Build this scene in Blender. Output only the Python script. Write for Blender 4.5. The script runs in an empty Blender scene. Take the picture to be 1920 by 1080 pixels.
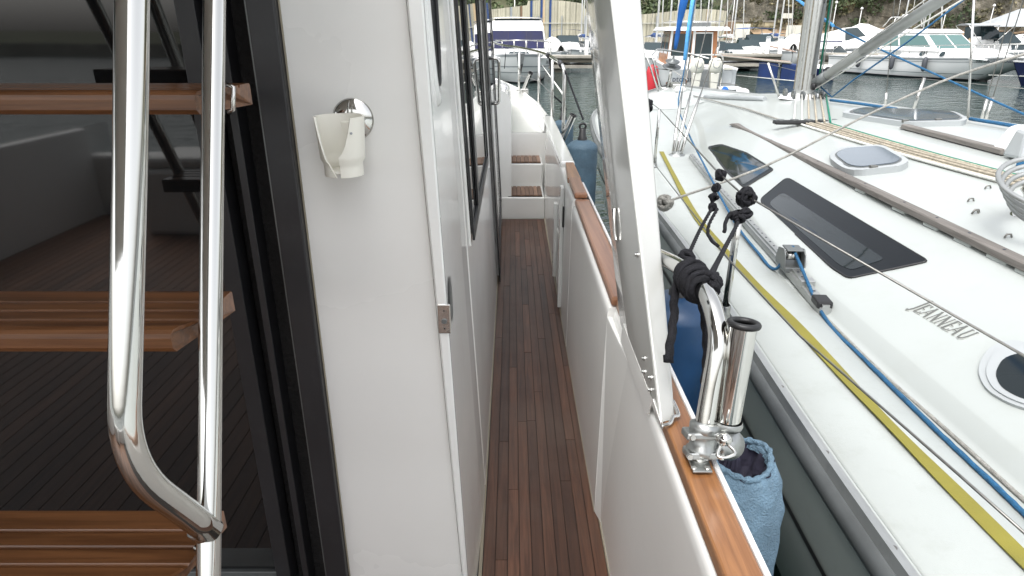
import bpy, math, random
import numpy as np
from mathutils import Vector, Matrix, noise
from mathutils.bvhtree import BVHTree

scene = bpy.context.scene
COL = scene.collection
random.seed(7)
rng = np.random.default_rng(7)
PI = math.pi

# ------------------------------------------------------------ camera, sky, sun, exposure
TH = math.atan(0.4)                 # the camera looks 21.8 degrees down
F_PX = 1200.0
CAM_Z = 2.5
cam_data = bpy.data.cameras.new('camera')
cam = bpy.data.objects.new('camera', cam_data)
COL.objects.link(cam)
cam.location = (0, 0, CAM_Z)
cam.rotation_euler = (PI / 2 - TH, 0, 0)
cam_data.sensor_width = 36.0
cam_data.lens = 36.0 * F_PX / 1920.0
cam_data.clip_start = 0.05
cam_data.clip_end = 2000
scene.camera = cam

world = bpy.data.worlds.new('World')
scene.world = world
world.use_nodes = True
wn, wl = world.node_tree.nodes, world.node_tree.links
bg = wn['Background']
sky = wn.new('ShaderNodeTexSky')
sky.sky_type = 'NISHITA'
sky.sun_disc = False
SUN_EL, SUN_AZ = math.radians(62), math.radians(215)      # azimuth clockwise from +Y
sky.sun_elevation = SUN_EL
sky.sun_rotation = SUN_AZ
sky.dust_density = 4.0
sky.air_density = 1.0
hs = wn.new('ShaderNodeHueSaturation')
hs.inputs['Saturation'].default_value = 0.20
hs.inputs['Value'].default_value = 1.15
wl.new(sky.outputs[0], hs.inputs['Color'])
wl.new(hs.outputs[0], bg.inputs['Color'])
bg.inputs['Strength'].default_value = 0.15

sun_data = bpy.data.lights.new('sun', 'SUN')
sun_data.energy = 0.50
sun_data.angle = math.radians(30)
sun_data.color = (1.0, 0.985, 0.955)
sun = bpy.data.objects.new('sun', sun_data)
COL.objects.link(sun)
sdir = Vector((math.sin(SUN_AZ) * math.cos(SUN_EL), math.cos(SUN_AZ) * math.cos(SUN_EL), math.sin(SUN_EL)))
sun.rotation_euler = sdir.to_track_quat('Z', 'Y').to_euler()
sun.location = (10, -5, 30)

scene.view_settings.view_transform = 'Standard'
scene.view_settings.look = 'None'
scene.view_settings.exposure = 1.22
scene.view_settings.gamma = 1.0
scene.cycles.max_bounces = 8
scene.cycles.glossy_bounces = 5
scene.cycles.diffuse_bounces = 4
scene.cycles.caustics_reflective = False
scene.cycles.caustics_refractive = False

# ------------------------------------------------------------ pixel -> place (photograph pixels, 1920 x 1080)
cT, sT = math.cos(TH), math.sin(TH)
CAM = Vector((0, 0, CAM_Z))
def ray(px, py):
    u, v = (px - 960) / F_PX, (py - 540) / F_PX
    return Vector((u, cT - v * sT, -sT - v * cT))
def atY(px, py, Y): d = ray(px, py); return CAM + d * (Y / d.y)
def atZ(px, py, Z): d = ray(px, py); return CAM + d * ((Z - CAM_Z) / d.z)
def atX(px, py, X): d = ray(px, py); return CAM + d * (X / d.x)
def atz(px, py, z): return CAM + ray(px, py) * z
def pxX(px, Y, Z=1.0):
    """world X of pixel column px for a thing standing at distance Y, height Z"""
    return (px - 960) / F_PX * (Y * cT + (CAM_Z - Z) * sT)

# ------------------------------------------------------------ materials
MATS = {}
def newmat(name):
    m = bpy.data.materials.new(name); m.use_nodes = True
    MATS[name] = m
    return m, m.node_tree.nodes, m.node_tree.links, m.node_tree.nodes['Principled BSDF']

def paint(name, col, rough=0.35, var=0.06, scale=3.0, coat=0.0, metal=0.0, bump=0.0, bscale=60, dirt=0.0, dirtcol=(0.25,0.23,0.18), spec=0.5, rnd=0.0):
    m, n, l, b = newmat(name)
    geo = n.new('ShaderNodeNewGeometry')
    tx = n.new('ShaderNodeTexNoise'); tx.inputs['Scale'].default_value = scale; tx.inputs['Detail'].default_value = 6
    l.new(geo.outputs['Position'], tx.inputs['Vector'])
    r = n.new('ShaderNodeValToRGB')
    r.color_ramp.elements[0].position = 0.3; r.color_ramp.elements[1].position = 0.7
    r.color_ramp.elements[0].color = [c * (1 - var) for c in col] + [1]
    r.color_ramp.elements[1].color = [min(1, c * (1 + var)) for c in col] + [1]
    l.new(tx.outputs['Fac'], r.inputs[0])
    out = r.outputs[0]
    if dirt > 0:
        t2 = n.new('ShaderNodeTexNoise'); t2.inputs['Scale'].default_value = scale * 4.3; t2.inputs['Detail'].default_value = 9; t2.inputs['Roughness'].default_value = 0.7
        l.new(geo.outputs['Position'], t2.inputs['Vector'])
        r2 = n.new('ShaderNodeValToRGB'); r2.color_ramp.elements[0].position = 0.52; r2.color_ramp.elements[1].position = 0.78
        l.new(t2.outputs['Fac'], r2.inputs[0])
        mu = n.new('ShaderNodeMath'); mu.operation = 'MULTIPLY'; mu.inputs[1].default_value = dirt
        l.new(r2.outputs[0], mu.inputs[0])
        mx = n.new('ShaderNodeMixRGB'); mx.inputs[2].default_value = (*dirtcol, 1)
        l.new(mu.outputs[0], mx.inputs[0]); l.new(out, mx.inputs[1]); out = mx.outputs[0]
    if rnd > 0:
        oi = n.new('ShaderNodeObjectInfo')
        mr = n.new('ShaderNodeMapRange'); mr.inputs[3].default_value = 1 - rnd; mr.inputs[4].default_value = 1 + rnd
        l.new(oi.outputs['Random'], mr.inputs[0])
        hv = n.new('ShaderNodeHueSaturation'); l.new(mr.outputs[0], hv.inputs['Value']); l.new(out, hv.inputs['Color']); out = hv.outputs[0]
    l.new(out, b.inputs['Base Color'])
    b.inputs['Roughness'].default_value = rough
    rr = n.new('ShaderNodeMapRange'); rr.inputs[3].default_value = max(0.02, rough * 0.8); rr.inputs[4].default_value = min(1, rough * 1.25)
    l.new(tx.outputs['Fac'], rr.inputs[0]); l.new(rr.outputs[0], b.inputs['Roughness'])
    b.inputs['Metallic'].default_value = metal
    b.inputs['Coat Weight'].default_value = coat; b.inputs['Coat Roughness'].default_value = 0.04
    b.inputs['Specular IOR Level'].default_value = spec
    if bump > 0:
        t3 = n.new('ShaderNodeTexNoise'); t3.inputs['Scale'].default_value = bscale; t3.inputs['Detail'].default_value = 3
        l.new(geo.outputs['Position'], t3.inputs['Vector'])
        bp = n.new('ShaderNodeBump'); bp.inputs['Strength'].default_value = bump; bp.inputs['Distance'].default_value = 0.01
        l.new(t3.outputs['Fac'], bp.inputs['Height']); l.new(bp.outputs[0], b.inputs['Normal'])
    return m

def wood(name, c1, c2, axis=1, rough=0.5, coat=0.0, fine=60, rnd=0.25, wear=0.0, wearcol=(0.2,0.17,0.15)):
    m, n, l, b = newmat(name)
    geo = n.new('ShaderNodeNewGeometry'); mp = n.new('ShaderNodeMapping')
    sc = [fine, fine, fine]; sc[axis] = fine * 0.045
    mp.inputs['Scale'].default_value = sc
    l.new(geo.outputs['Position'], mp.inputs['Vector'])
    oi = n.new('ShaderNodeObjectInfo')
    ad = n.new('ShaderNodeVectorMath'); ad.operation = 'ADD'
    ml = n.new('ShaderNodeMath'); ml.operation = 'MULTIPLY'; ml.inputs[1].default_value = 40
    l.new(oi.outputs['Random'], ml.inputs[0]); l.new(mp.outputs[0], ad.inputs[0]); l.new(ml.outputs[0], ad.inputs[1])
    tx = n.new('ShaderNodeTexNoise'); tx.inputs['Scale'].default_value = 1; tx.inputs['Detail'].default_value = 7; tx.inputs['Roughness'].default_value = 0.65; tx.inputs['Distortion'].default_value = 0.6
    l.new(ad.outputs[0], tx.inputs['Vector'])
    r = n.new('ShaderNodeValToRGB'); r.color_ramp.elements[0].position = 0.3; r.color_ramp.elements[1].position = 0.72
    r.color_ramp.elements[0].color = (*c1, 1); r.color_ramp.elements[1].color = (*c2, 1)
    l.new(tx.outputs['Fac'], r.inputs[0])
    mr = n.new('ShaderNodeMapRange'); mr.inputs[3].default_value = 1 - rnd; mr.inputs[4].default_value = 1 + rnd
    l.new(oi.outputs['Random'], mr.inputs[0])
    hv = n.new('ShaderNodeHueSaturation'); l.new(mr.outputs[0], hv.inputs['Value']); l.new(r.outputs[0], hv.inputs['Color'])
    out = hv.outputs[0]
    if wear > 0:
        t2 = n.new('ShaderNodeTexNoise'); t2.inputs['Scale'].default_value = 2.2; t2.inputs['Detail'].default_value = 8; t2.inputs['Roughness'].default_value = .65
        l.new(geo.outputs['Position'], t2.inputs['Vector'])
        r2 = n.new('ShaderNodeValToRGB'); r2.color_ramp.elements[0].position = 0.42; r2.color_ramp.elements[1].position = 0.68
        l.new(t2.outputs['Fac'], r2.inputs[0])
        mu = n.new('ShaderNodeMath'); mu.operation = 'MULTIPLY'; mu.inputs[1].default_value = wear; l.new(r2.outputs[0], mu.inputs[0])
        mx = n.new('ShaderNodeMixRGB'); mx.inputs[2].default_value = (*wearcol, 1)
        l.new(mu.outputs[0], mx.inputs[0]); l.new(out, mx.inputs[1]); out = mx.outputs[0]
    l.new(out, b.inputs['Base Color'])
    b.inputs['Roughness'].default_value = rough
    b.inputs['Coat Weight'].default_value = coat; b.inputs['Coat Roughness'].default_value = 0.15
    bp = n.new('ShaderNodeBump'); bp.inputs['Strength'].default_value = 0.25; bp.inputs['Distance'].default_value = 0.002
    l.new(tx.outputs['Fac'], bp.inputs['Height']); l.new(bp.outputs[0], b.inputs['Normal'])
    return m

def glass(name, col=(0.01,0.012,0.014), rough=0.02, ior=1.5, trans=0.0):
    m, n, l, b = newmat(name)
    b.inputs['Base Color'].default_value = (*col, 1); b.inputs['Roughness'].default_value = rough; b.inputs['IOR'].default_value = ior
    geo = n.new('ShaderNodeNewGeometry')
    t3 = n.new('ShaderNodeTexNoise'); t3.inputs['Scale'].default_value = 1.3; l.new(geo.outputs['Position'], t3.inputs['Vector'])
    bp = n.new('ShaderNodeBump'); bp.inputs['Strength'].default_value = 0.12; bp.inputs['Distance'].default_value = 0.01
    l.new(t3.outputs['Fac'], bp.inputs['Height']); l.new(bp.outputs[0], b.inputs['Normal'])
    if trans > 0:
        tr = n.new('ShaderNodeBsdfTransparent'); tr.inputs['Color'].default_value = (0.45, 0.48, 0.5, 1)
        mx = n.new('ShaderNodeMixShader'); mx.inputs[0].default_value = trans
        l.new(b.outputs[0], mx.inputs[1]); l.new(tr.outputs[0], mx.inputs[2])
        l.new(mx.outputs[0], n['Material Output'].inputs['Surface'])
    return m

def chrome(name, col=(0.60,0.595,0.57), rough=0.07, bscale=30, bs=0.008):
    m, n, l, b = newmat(name)
    geo = n.new('ShaderNodeNewGeometry')
    tx = n.new('ShaderNodeTexNoise'); tx.inputs['Scale'].default_value = bscale; tx.inputs['Detail'].default_value = 5
    l.new(geo.outputs['Position'], tx.inputs['Vector'])
    mr = n.new('ShaderNodeMapRange'); mr.inputs[3].default_value = rough * 0.5; mr.inputs[4].default_value = rough * 1.8
    l.new(tx.outputs['Fac'], mr.inputs[0]); l.new(mr.outputs[0], b.inputs['Roughness'])
    b.inputs['Base Color'].default_value = (*col, 1); b.inputs['Metallic'].default_value = 1.0
    bp = n.new('ShaderNodeBump'); bp.inputs['Strength'].default_value = bs; bp.inputs['Distance'].default_value = 0.01
    l.new(tx.outputs['Fac'], bp.inputs['Height']); l.new(bp.outputs[0], b.inputs['Normal'])
    return m

M = dict(
    gel=paint('white gelcoat', (0.76,0.765,0.745), 0.16, 0.03, 2.0, coat=0.5, dirt=0.10, dirtcol=(0.5,0.46,0.36), bump=0.02, bscale=25),
    gel_shade_lift=paint('white gelcoat lightened against shade', (0.88,0.88,0.855), 0.22, 0.02, 2.0, coat=0.35, dirt=0.06, dirtcol=(0.6,0.57,0.48), bump=0.02, bscale=25),  # same gelcoat, coloured lighter to lift the shade on bulwark and cabin side
    panel=paint('satin white panel', (0.74,0.735,0.71), 0.26, 0.035, 1.3, coat=.15, bump=.03, bscale=9, dirt=0.03, dirtcol=(0.5,0.47,0.4)),
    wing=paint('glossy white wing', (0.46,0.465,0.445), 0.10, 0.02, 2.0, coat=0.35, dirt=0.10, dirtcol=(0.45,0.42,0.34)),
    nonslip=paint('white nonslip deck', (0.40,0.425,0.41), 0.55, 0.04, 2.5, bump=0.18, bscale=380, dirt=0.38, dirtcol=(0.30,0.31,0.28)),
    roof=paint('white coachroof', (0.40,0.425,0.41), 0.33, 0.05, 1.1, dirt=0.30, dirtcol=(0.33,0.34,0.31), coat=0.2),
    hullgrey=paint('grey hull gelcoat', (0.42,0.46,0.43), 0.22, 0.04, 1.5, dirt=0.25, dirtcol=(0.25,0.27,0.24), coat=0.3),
    white=paint('white paint', (0.82,0.82,0.81), 0.35, 0.03, 1.0, dirt=0.06, dirtcol=(0.45,0.43,0.38)),
    whitep=paint('white plastic', (0.78,0.76,0.68), 0.42, 0.03, 8.0),
    offwhite=paint('off white fabric', (0.62,0.62,0.60), 0.8, 0.10, 2.0),
    black=paint('black rubber', (0.012,0.012,0.013), 0.45, 0.15, 6.0),
    blackal=paint('black aluminium', (0.018,0.018,0.02), 0.38, 0.10, 5.0, dirt=0.3, dirtcol=(0.05,0.05,0.05)),
    blackfab=paint('black brush seal', (0.010,0.009,0.009), 0.9, 0.4, 30.0, bump=0.6, bscale=80),
    caulk=paint('dark caulking', (0.025,0.02,0.017), 0.7, 0.2, 20.0),
    navy=paint('navy canvas', (0.014,0.016,0.055), 0.8, 0.25, 2.0, bump=0.3, bscale=20),
    navydark=paint('navy lining', (0.030,0.028,0.050), 0.85, 0.3, 30.0, bump=0.5, bscale=50),
    fender=paint('navy fender vinyl', (0.012,0.045,0.11), 0.36, 0.25, 6.0, dirt=0.30, dirtcol=(0.05,0.09,0.13), bump=0.1, bscale=12),
    denim=paint('washed blue terry cover', (0.13,0.21,0.28), 0.95, 0.16, 26.0, dirt=0.4, dirtcol=(0.25,0.34,0.38), bump=0.7, bscale=230),
    fendgrey=paint('grey blue fender cover', (0.045,0.085,0.12), 0.7, 0.2, 12.0, bump=0.4, bscale=90, dirt=.3, dirtcol=(.15,.2,.24)),
    blueflt=paint('blue float plastic', (0.012,0.032,0.12), 0.5, 0.2, 1.5, dirt=0.3, dirtcol=(0.03,0.04,0.08)),
    bluerope=paint('blue rope', (0.02,0.115,0.24), 0.8, 0.25, 60.0, bump=0.8, bscale=300),
    bluesail=paint('blue sail strip', (0.015,0.13,0.45), 0.7, 0.2, 4.0, bump=0.4, bscale=14),
    ltblue=paint('light blue rope', (0.08,0.30,0.58), 0.8, 0.2, 20.0),
    greenrope=paint('green rope', (0.01,0.16,0.10), 0.8, 0.3, 60.0),
    tanrope=paint('tan flecked rope', (0.36,0.32,0.25), 0.85, 0.30, 50.0, dirt=0.6, dirtcol=(0.12,0.1,0.09)),
    whiterope=paint('white flecked rope', (0.6,0.6,0.56), 0.85, 0.2, 40.0, dirt=0.5, dirtcol=(0.2,0.2,0.2)),
    greyrope=paint('grey weathered rope', (0.34,0.33,0.30), 0.9, 0.25, 60.0, bump=0.9, bscale=260),
    blackrope=paint('black rope', (0.013,0.013,0.016), 0.85, 0.4, 60.0, bump=0.4, bscale=300, spec=.25),
    yellow=paint('yellow webbing', (0.21,0.185,0.028), 0.75, 0.10, 8.0, bump=0.25, bscale=320, dirt=.25, dirtcol=(.22,.21,.06)),
    wire=paint('stainless wire', (0.22,0.215,0.20), 0.35, 0.15, 60.0, metal=0.8),
    alu=paint('anodised aluminium', (0.42,0.43,0.42), 0.38, 0.10, 6.0, metal=0.75, dirt=0.3, dirtcol=(0.2,0.2,0.2)),
    aludark=paint('dark anodised aluminium', (0.17,0.18,0.18), 0.42, 0.2, 6.0, metal=0.6),
    galv=paint('cast stainless fitting', (0.40,0.41,0.40), 0.36, 0.15, 40.0, metal=1.0, bump=0.05, bscale=90),
    mastal=paint('mast aluminium', (0.50,0.51,0.49), 0.40, 0.10, 1.5, metal=0.45, dirt=.3, dirtcol=(.33,.34,.33)),
    mastw=paint('white mast paint', (0.68,0.68,0.66), 0.45, 0.05, 1.0),
    greyteak=wood('weathered grey teak', (0.10,0.09,0.08), (0.20,0.185,0.17), 1, 0.75, fine=70, rnd=.1),
    deck=wood('dark oiled teak deck', (0.044,0.019,0.011), (0.145,0.066,0.038), 1, 0.5, fine=70, rnd=0.42, wear=0.5, wearcol=(0.12,0.082,0.062)),
    cockdeck=wood('warm cockpit teak', (0.08,0.036,0.02), (0.22,0.11,0.062), 1, 0.5, fine=70, rnd=0.3),
    stepdeck=wood('light teak slat', (0.13,0.075,0.05), (0.26,0.165,0.115), 1, 0.6, fine=80, rnd=0.3),
    cap=wood('varnished teak cap', (0.17,0.065,0.022), (0.40,0.185,0.070), 1, 0.36, coat=0.35, fine=60, rnd=0.05),
    capold=wood('red brown teak cap', (0.20,0.088,0.044), (0.40,0.195,0.105), 1, 0.4, coat=0.3, fine=30, rnd=0.05),
    ladder=wood('varnished teak tread', (0.085,0.032,0.012), (0.26,0.110,0.042), 0, 0.36, coat=0.35, fine=75, rnd=0.10),
    dockwood=wood('pontoon planks', (0.24,0.17,0.13), (0.42,0.31,0.25), 0, 0.8, fine=8, rnd=0.15),
    cabinwood=wood('varnished cabin wood', (0.30,0.11,0.035), (0.50,0.21,0.08), 2, 0.4, coat=0.3, fine=5, rnd=0.1),
    concrete=paint('weathered concrete', (0.30,0.28,0.24), 0.9, 0.25, 0.7, bump=0.5, bscale=4, dirt=0.6, dirtcol=(0.12,0.11,0.09)),
    concdark=paint('tide stained concrete', (0.10,0.09,0.07), 0.9, 0.35, 1.1, bump=0.5, bscale=5, dirt=.5, dirtcol=(.04,.05,.04)),
    doorglass=glass('tinted door glass', (0.008,0.0085,0.009), 0.03, 1.72, 0.0),
    winglass=glass('side window glass', (0.012,0.015,0.016), 0.015, 1.6),
    smoked=glass('smoked acrylic', (0.011,0.016,0.018), 0.05, 1.36),
    smoked2=glass('smoked acrylic border', (0.006,0.008,0.010), 0.30, 1.25),
    hatchglass=glass('hatch acrylic', (0.10,0.125,0.15), 0.10, 1.5),
    farglass=glass('boat window glass', (0.02,0.035,0.04), 0.06, 1.5),
    greenglass=glass('pale green windscreen', (0.09,0.17,0.16), 0.08, 1.5),
    steel=chrome('polished stainless'),
    steel2=chrome('brushed stainless', (0.62,0.61,0.58), 0.2, 90, .05),
    outb=paint('outboard cream white', (0.66,0.65,0.58), 0.3, 0.04, 1.0),
    red=paint('red plastic', (0.45,0.02,0.03), 0.5, 0.15, 3.0),
    redbrown=paint('red brown paint', (0.28,0.08,0.06), 0.6, 0.15, 3.0),
    fendark=paint('dark grey fender', (0.06,0.065,0.075), 0.6, 0.1, 3.0),
    grey=paint('grey paint', (0.30,0.32,0.33), 0.5, 0.1, 2.0),
    greycanvas=paint('grey canvas', (0.36,0.38,0.39), 0.85, 0.12, 1.0),
    bluecanvas=paint('blue canvas', (0.03,0.07,0.20), 0.85, 0.2, 2.0),
    tan=paint('tan leather', (0.55,0.42,0.26), 0.6, 0.1, 2.0),
    green=paint('green canvas', (0.01,0.22,0.11), 0.8, 0.2, 2.0),
    orange=paint('orange flag', (0.75,0.33,0.02), 0.8, 0.2, 4.0),
    antifoul=paint('dark antifouling', (0.02,0.025,0.03), 0.7, 0.3, 1.0),
    navyhull=paint('navy hull gelcoat', (0.008,0.012,0.05), 0.15, 0.15, 1.0, coat=0.4),
    sealant=paint('yellowed sealant', (0.30,0.265,0.20), 0.6, 0.1, 10.0),
    ink=paint('dark lettering', (0.02,0.025,0.04), 0.5, 0.05, 4.0),
    letter=paint('grey lettering', (0.11,0.115,0.105), 0.4, 0.05, 4.0),
    letterlt=paint('pale grey lettering', (0.50,0.51,0.49), 0.4, 0.05, 4.0),
    car=paint('car paint', (0.2,0.22,0.25), 0.25, 0.5, 0.2, coat=.5),
    cock=paint('white cockpit moulding', (0.72,0.72,0.70), 0.4, 0.05, 1.5),
)

# ------------------------------------------------------------ mesh building
class MB:
    def __init__(s): s.v = []; s.f = []; s.sm = []
    def add(s, vs, fs, smooth=False):
        k = len(s.v); s.v += [Vector(p) for p in vs]
        s.f += [tuple(i + k for i in f) for f in fs]; s.sm += [smooth] * len(fs); return s
    def box(s, a, b):
        x0, y0, z0 = a; x1, y1, z1 = b
        return s.add([(x0,y0,z0),(x1,y0,z0),(x1,y1,z0),(x0,y1,z0),(x0,y0,z1),(x1,y0,z1),(x1,y1,z1),(x0,y1,z1)],
                     [(0,3,2,1),(4,5,6,7),(0,1,5,4),(1,2,6,5),(2,3,7,6),(3,0,4,7)])
    def hexa(s, p):      # 8 points: bottom loop of four, top loop of four
        return s.add(p, [(0,3,2,1),(4,5,6,7),(0,1,5,4),(1,2,6,5),(2,3,7,6),(3,0,4,7)])
    def frustum(s, x0, x1, y0, y1, z0, z1, ix=0.0, iy0=0.0, iy1=0.0, ix1=None):
        ix1 = ix if ix1 is None else ix1
        return s.hexa([(x0,y0,z0),(x1,y0,z0),(x1,y1,z0),(x0,y1,z0),(x0+ix,y0+iy0,z1),(x1-ix1,y0+iy0,z1),(x1-ix1,y1-iy1,z1),(x0+ix,y1-iy1,z1)])
    def prism(s, poly, d):     # poly: list of 3D points, d: extrusion vector
        d = Vector(d); n = len(poly); p = [Vector(q) for q in poly]
        return s.add(p + [q + d for q in p], [tuple(range(n))[::-1], tuple(range(n, 2*n))] + [(i, (i+1) % n, n + (i+1) % n, n + i) for i in range(n)])
    def tube(s, pts, r, n=10, caps=True, smooth=True, twist=0.0, lobes=0, lob=0.18, flat=None, up=None):
        pts = [Vector(p) for p in pts]; N = len(pts)
        T = [(pts[min(i+1, N-1)] - pts[max(i-1, 0)]).normalized() for i in range(N)]
        u = Vector(up) if up else (Vector((0,0,1)) if abs(T[0].z) < 0.9 else Vector((1,0,0)))
        u = (u - T[0] * u.dot(T[0])).normalized(); vs = []; L = 0
        for i in range(N):
            if i: L += (pts[i] - pts[i-1]).length
            u = (u - T[i] * u.dot(T[i])).normalized(); w = T[i].cross(u)
            ri = r[i] if hasattr(r, '__len__') else r
            for k in range(n):
                a = 2 * PI * k / n
                rr = ri * (1 + (lob * math.cos(lobes * (a - twist * L)) if lobes else 0))
                vs.append(pts[i] + u * (math.cos(a) * rr * (flat or 1)) + w * (math.sin(a) * rr))
        fs = [(i*n+k, i*n+(k+1) % n, (i+1)*n+(k+1) % n, (i+1)*n+k) for i in range(N-1) for k in range(n)]
        s.add(vs, fs, smooth)
        if caps: 
            k0 = len(s.v) - N*n
            s.f += [tuple(k0 + k for k in range(n))[::-1], tuple(k0 + (N-1)*n + k for k in range(n))]; s.sm += [False, False]
        return s
    def loft(s, rows, smooth=True, closed=False, flip=False):
        n = len(rows[0]); vs = [p for r in rows for p in r]; fs = []
        for i in range(len(rows)-1):
            for k in range(n if closed else n-1):
                q = (i*n+k, i*n+(k+1) % n, (i+1)*n+(k+1) % n, (i+1)*n+k)
                fs.append(q[::-1] if flip else q)
        return s.add(vs, fs, smooth)
    def lathe(s, prof, n=24, c=(0,0,0), axis=(0,0,1), smooth=True):
        q = Vector((0,0,1)).rotation_difference(Vector(axis).normalized()); c = Vector(c)
        rows = [[c + q @ Vector((r*math.cos(2*PI*k/n), r*math.sin(2*PI*k/n), z)) for k in range(n)] for r, z in prof]
        return s.loft(rows, smooth, True)
    def disc(s, c, axis, r, h, n=16):
        c = Vector(c); a = Vector(axis).normalized()
        return s.lathe([(0.0001,0),(r,0),(r,h*.7),(r*.85,h),(0.0001,h)], n, c, a, False)
    def patch(s, p, u0, u1, v0, v1, off, th=0.01, inset=0):   # p: quad p00 p10 p11 p01 -> slab standing proud by off
        p = [Vector(q) for q in p]
        def P(u, v): return (p[0]*(1-u)+p[1]*u)*(1-v) + (p[3]*(1-u)+p[2]*u)*v
        nrm = (p[1]-p[0]).cross(p[3]-p[0]).normalized()
        q = [P(u0,v0), P(u1,v0), P(u1,v1), P(u0,v1)]
        return s.hexa([a + nrm*(off-th) for a in q] + [a + nrm*off for a in q])
    def quadrow(s): return s
    def done(s, name, mat, parent=None, bevel=0.0, seg=2, double=False):
        o0 = world_of(parent) if parent else Vector((0,0,0))
        me = bpy.data.meshes.new(name)
        me.from_pydata([tuple(p - o0) for p in s.v], [], s.f)
        me.polygons.foreach_set('use_smooth', s.sm)
        me.materials.append(M[mat] if isinstance(mat, str) else mat)
        me.update()
        o = bpy.data.objects.new(name, me); COL.objects.link(o)
        if parent: o.parent = parent
        if bevel > 0:
            b = o.modifiers.new('bevel', 'BEVEL'); b.width = bevel; b.segments = seg; b.limit_method = 'ANGLE'; b.angle_limit = math.radians(35)
            b.harden_normals = False
        return o

LOC = {}
def world_of(o): return LOC.get(o.name, Vector((0,0,0)))
def tag(o, label=None, cat=None, group=None, kind=None):
    if label: o['label'] = label
    if cat: o['category'] = cat
    if group: o['group'] = group
    if kind: o['kind'] = kind
    return o
def thing(name, loc, label, cat, group=None):
    o = bpy.data.objects.new(name, None); COL.objects.link(o); o.empty_display_size = 0.2
    o.location = loc; tag(o, label, cat, group); LOC[o.name] = Vector(loc); return o
def part(mb, name, mat, parent, bevel=0.0, label=None, stuff=False):
    o = mb.done(name, mat, parent, bevel)
    LOC[o.name] = world_of(parent)
    if label: o['label'] = label
    if stuff: o['kind'] = 'stuff'
    return o
def single(mb, name, mat, label, cat, group=None, bevel=0.0):
    """a thing of one mesh, its origin at its own lowest middle point"""
    lo = Vector([min(p[i] for p in mb.v) for i in range(3)]); hi = Vector([max(p[i] for p in mb.v) for i in range(3)])
    c = Vector(((lo.x+hi.x)/2, (lo.y+hi.y)/2, lo.z))
    mb.v = [p - c for p in mb.v]
    o = mb.done(name, mat, None, bevel); o.location = c; LOC[o.name] = c
    return tag(o, label, cat, group)
def dup(root, loc, rz, label, group=None, swap=None, scale=None):
    r = root.copy(); COL.objects.link(r); r.location = loc; r.rotation_euler = (0,0,rz); r['label'] = label
    if scale: r.scale = scale
    if group: r['group'] = group
    def sub(src, par):
        for ch in list(src.children):
            c = ch.copy(); COL.objects.link(c); c.parent = par
            if swap and ch.data and ch.data.materials and ch.data.materials[0].name in swap:
                c.data = recolored(ch.data, swap[ch.data.materials[0].name])
            sub(ch, c)
    sub(root, r)
    return r
_rc = {}
def recolored(me, mat):
    k = (me.name, mat)
    if k not in _rc:
        m2 = me.copy(); m2.materials[0] = M[mat]; _rc[k] = m2
    return _rc[k]

_cube = {}
def brick(name, a, b, mat, parent, jitter=0):
    """an axis-aligned piece that shares one unit-cube mesh with its like"""
    if mat not in _cube:
        mb = MB().box((-.5,-.5,-.5), (.5,.5,.5)); me = bpy.data.meshes.new(name)
        me.from_pydata([tuple(p) for p in mb.v], [], mb.f); me.materials.append(M[mat]); _cube[mat] = me
    o = bpy.data.objects.new(name, _cube[mat]); COL.objects.link(o); o.parent = parent
    c = (Vector(a) + Vector(b)) / 2 - world_of(parent); o.location = c
    o.scale = [abs(b[i] - a[i]) for i in range(3)]
    return o

def smoothpath(pts, n=8, close=False):
    """Catmull-Rom through pts"""
    P = [Vector(p) for p in pts]; out = []
    N = len(P)
    for i in range(N if close else N-1):
        if close: p0, p1, p2, p3 = P[(i-1) % N], P[i], P[(i+1) % N], P[(i+2) % N]
        else: p0, p1, p2, p3 = P[max(i-1,0)], P[i], P[i+1], P[min(i+2,N-1)]
        for k in range(n):
            t = k / n
            out.append(0.5*((2*p1) + (p2-p0)*t + (2*p0-5*p1+4*p2-p3)*t*t + (3*p1-p0-3*p2+p3)*t**3))
    if not close: out.append(P[-1])
    return out
def fillet(pts, r, n=6):
    """polyline with its corners rounded"""
    P = [Vector(p) for p in pts]; out = [P[0]]
    for i in range(1, len(P)-1):
        a = P[i-1]-P[i]; b = P[i+1]-P[i]; d = min(r, a.length*.48, b.length*.48)
        A = P[i] + a.normalized()*d; B = P[i] + b.normalized()*d
        for k in range(n+1):
            t = k/n; out.append(A*(1-t)**2 + P[i]*2*t*(1-t) + B*t*t)
    out.append(P[-1]); return out
def seg(a, b, n=2): a, b = Vector(a), Vector(b); return [a + (b-a)*i/(n-1) for i in range(n)]
def dens(pts, step):
    out = []
    P = [Vector(p) for p in pts]
    for i in range(len(P)-1):
        k = max(1, int((P[i+1]-P[i]).length/step))
        out += [P[i] + (P[i+1]-P[i])*j/k for j in range(k)]
    return out + [P[-1]]
def rope3(mb, pts, r, twist=None, step=None, n=9):
    """a laid three-strand rope"""
    pts = dens(pts, step or r*0.9)
    return mb.tube(pts, r, n, lobes=3, lob=0.22, twist=twist or 0.55/r*0.7)
def ball_knot(c, R, r, turns=7, seed=1):
    rr = random.Random(seed); pts = []
    for t in range(turns):
        ax = Vector((rr.uniform(-1,1), rr.uniform(-1,1), rr.uniform(-1,1))).normalized()
        u = ax.orthogonal().normalized(); w = ax.cross(u); Rt = R * rr.uniform(.72, 1.0); ph = rr.uniform(0, 6)
        for k in range(12):
            a = ph + 2*PI*k/12
            pts.append(Vector(c) + (u*math.cos(a) + w*math.sin(a))*Rt*(1+.08*math.sin(3*a)))
    return smoothpath(pts, 2)

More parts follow.
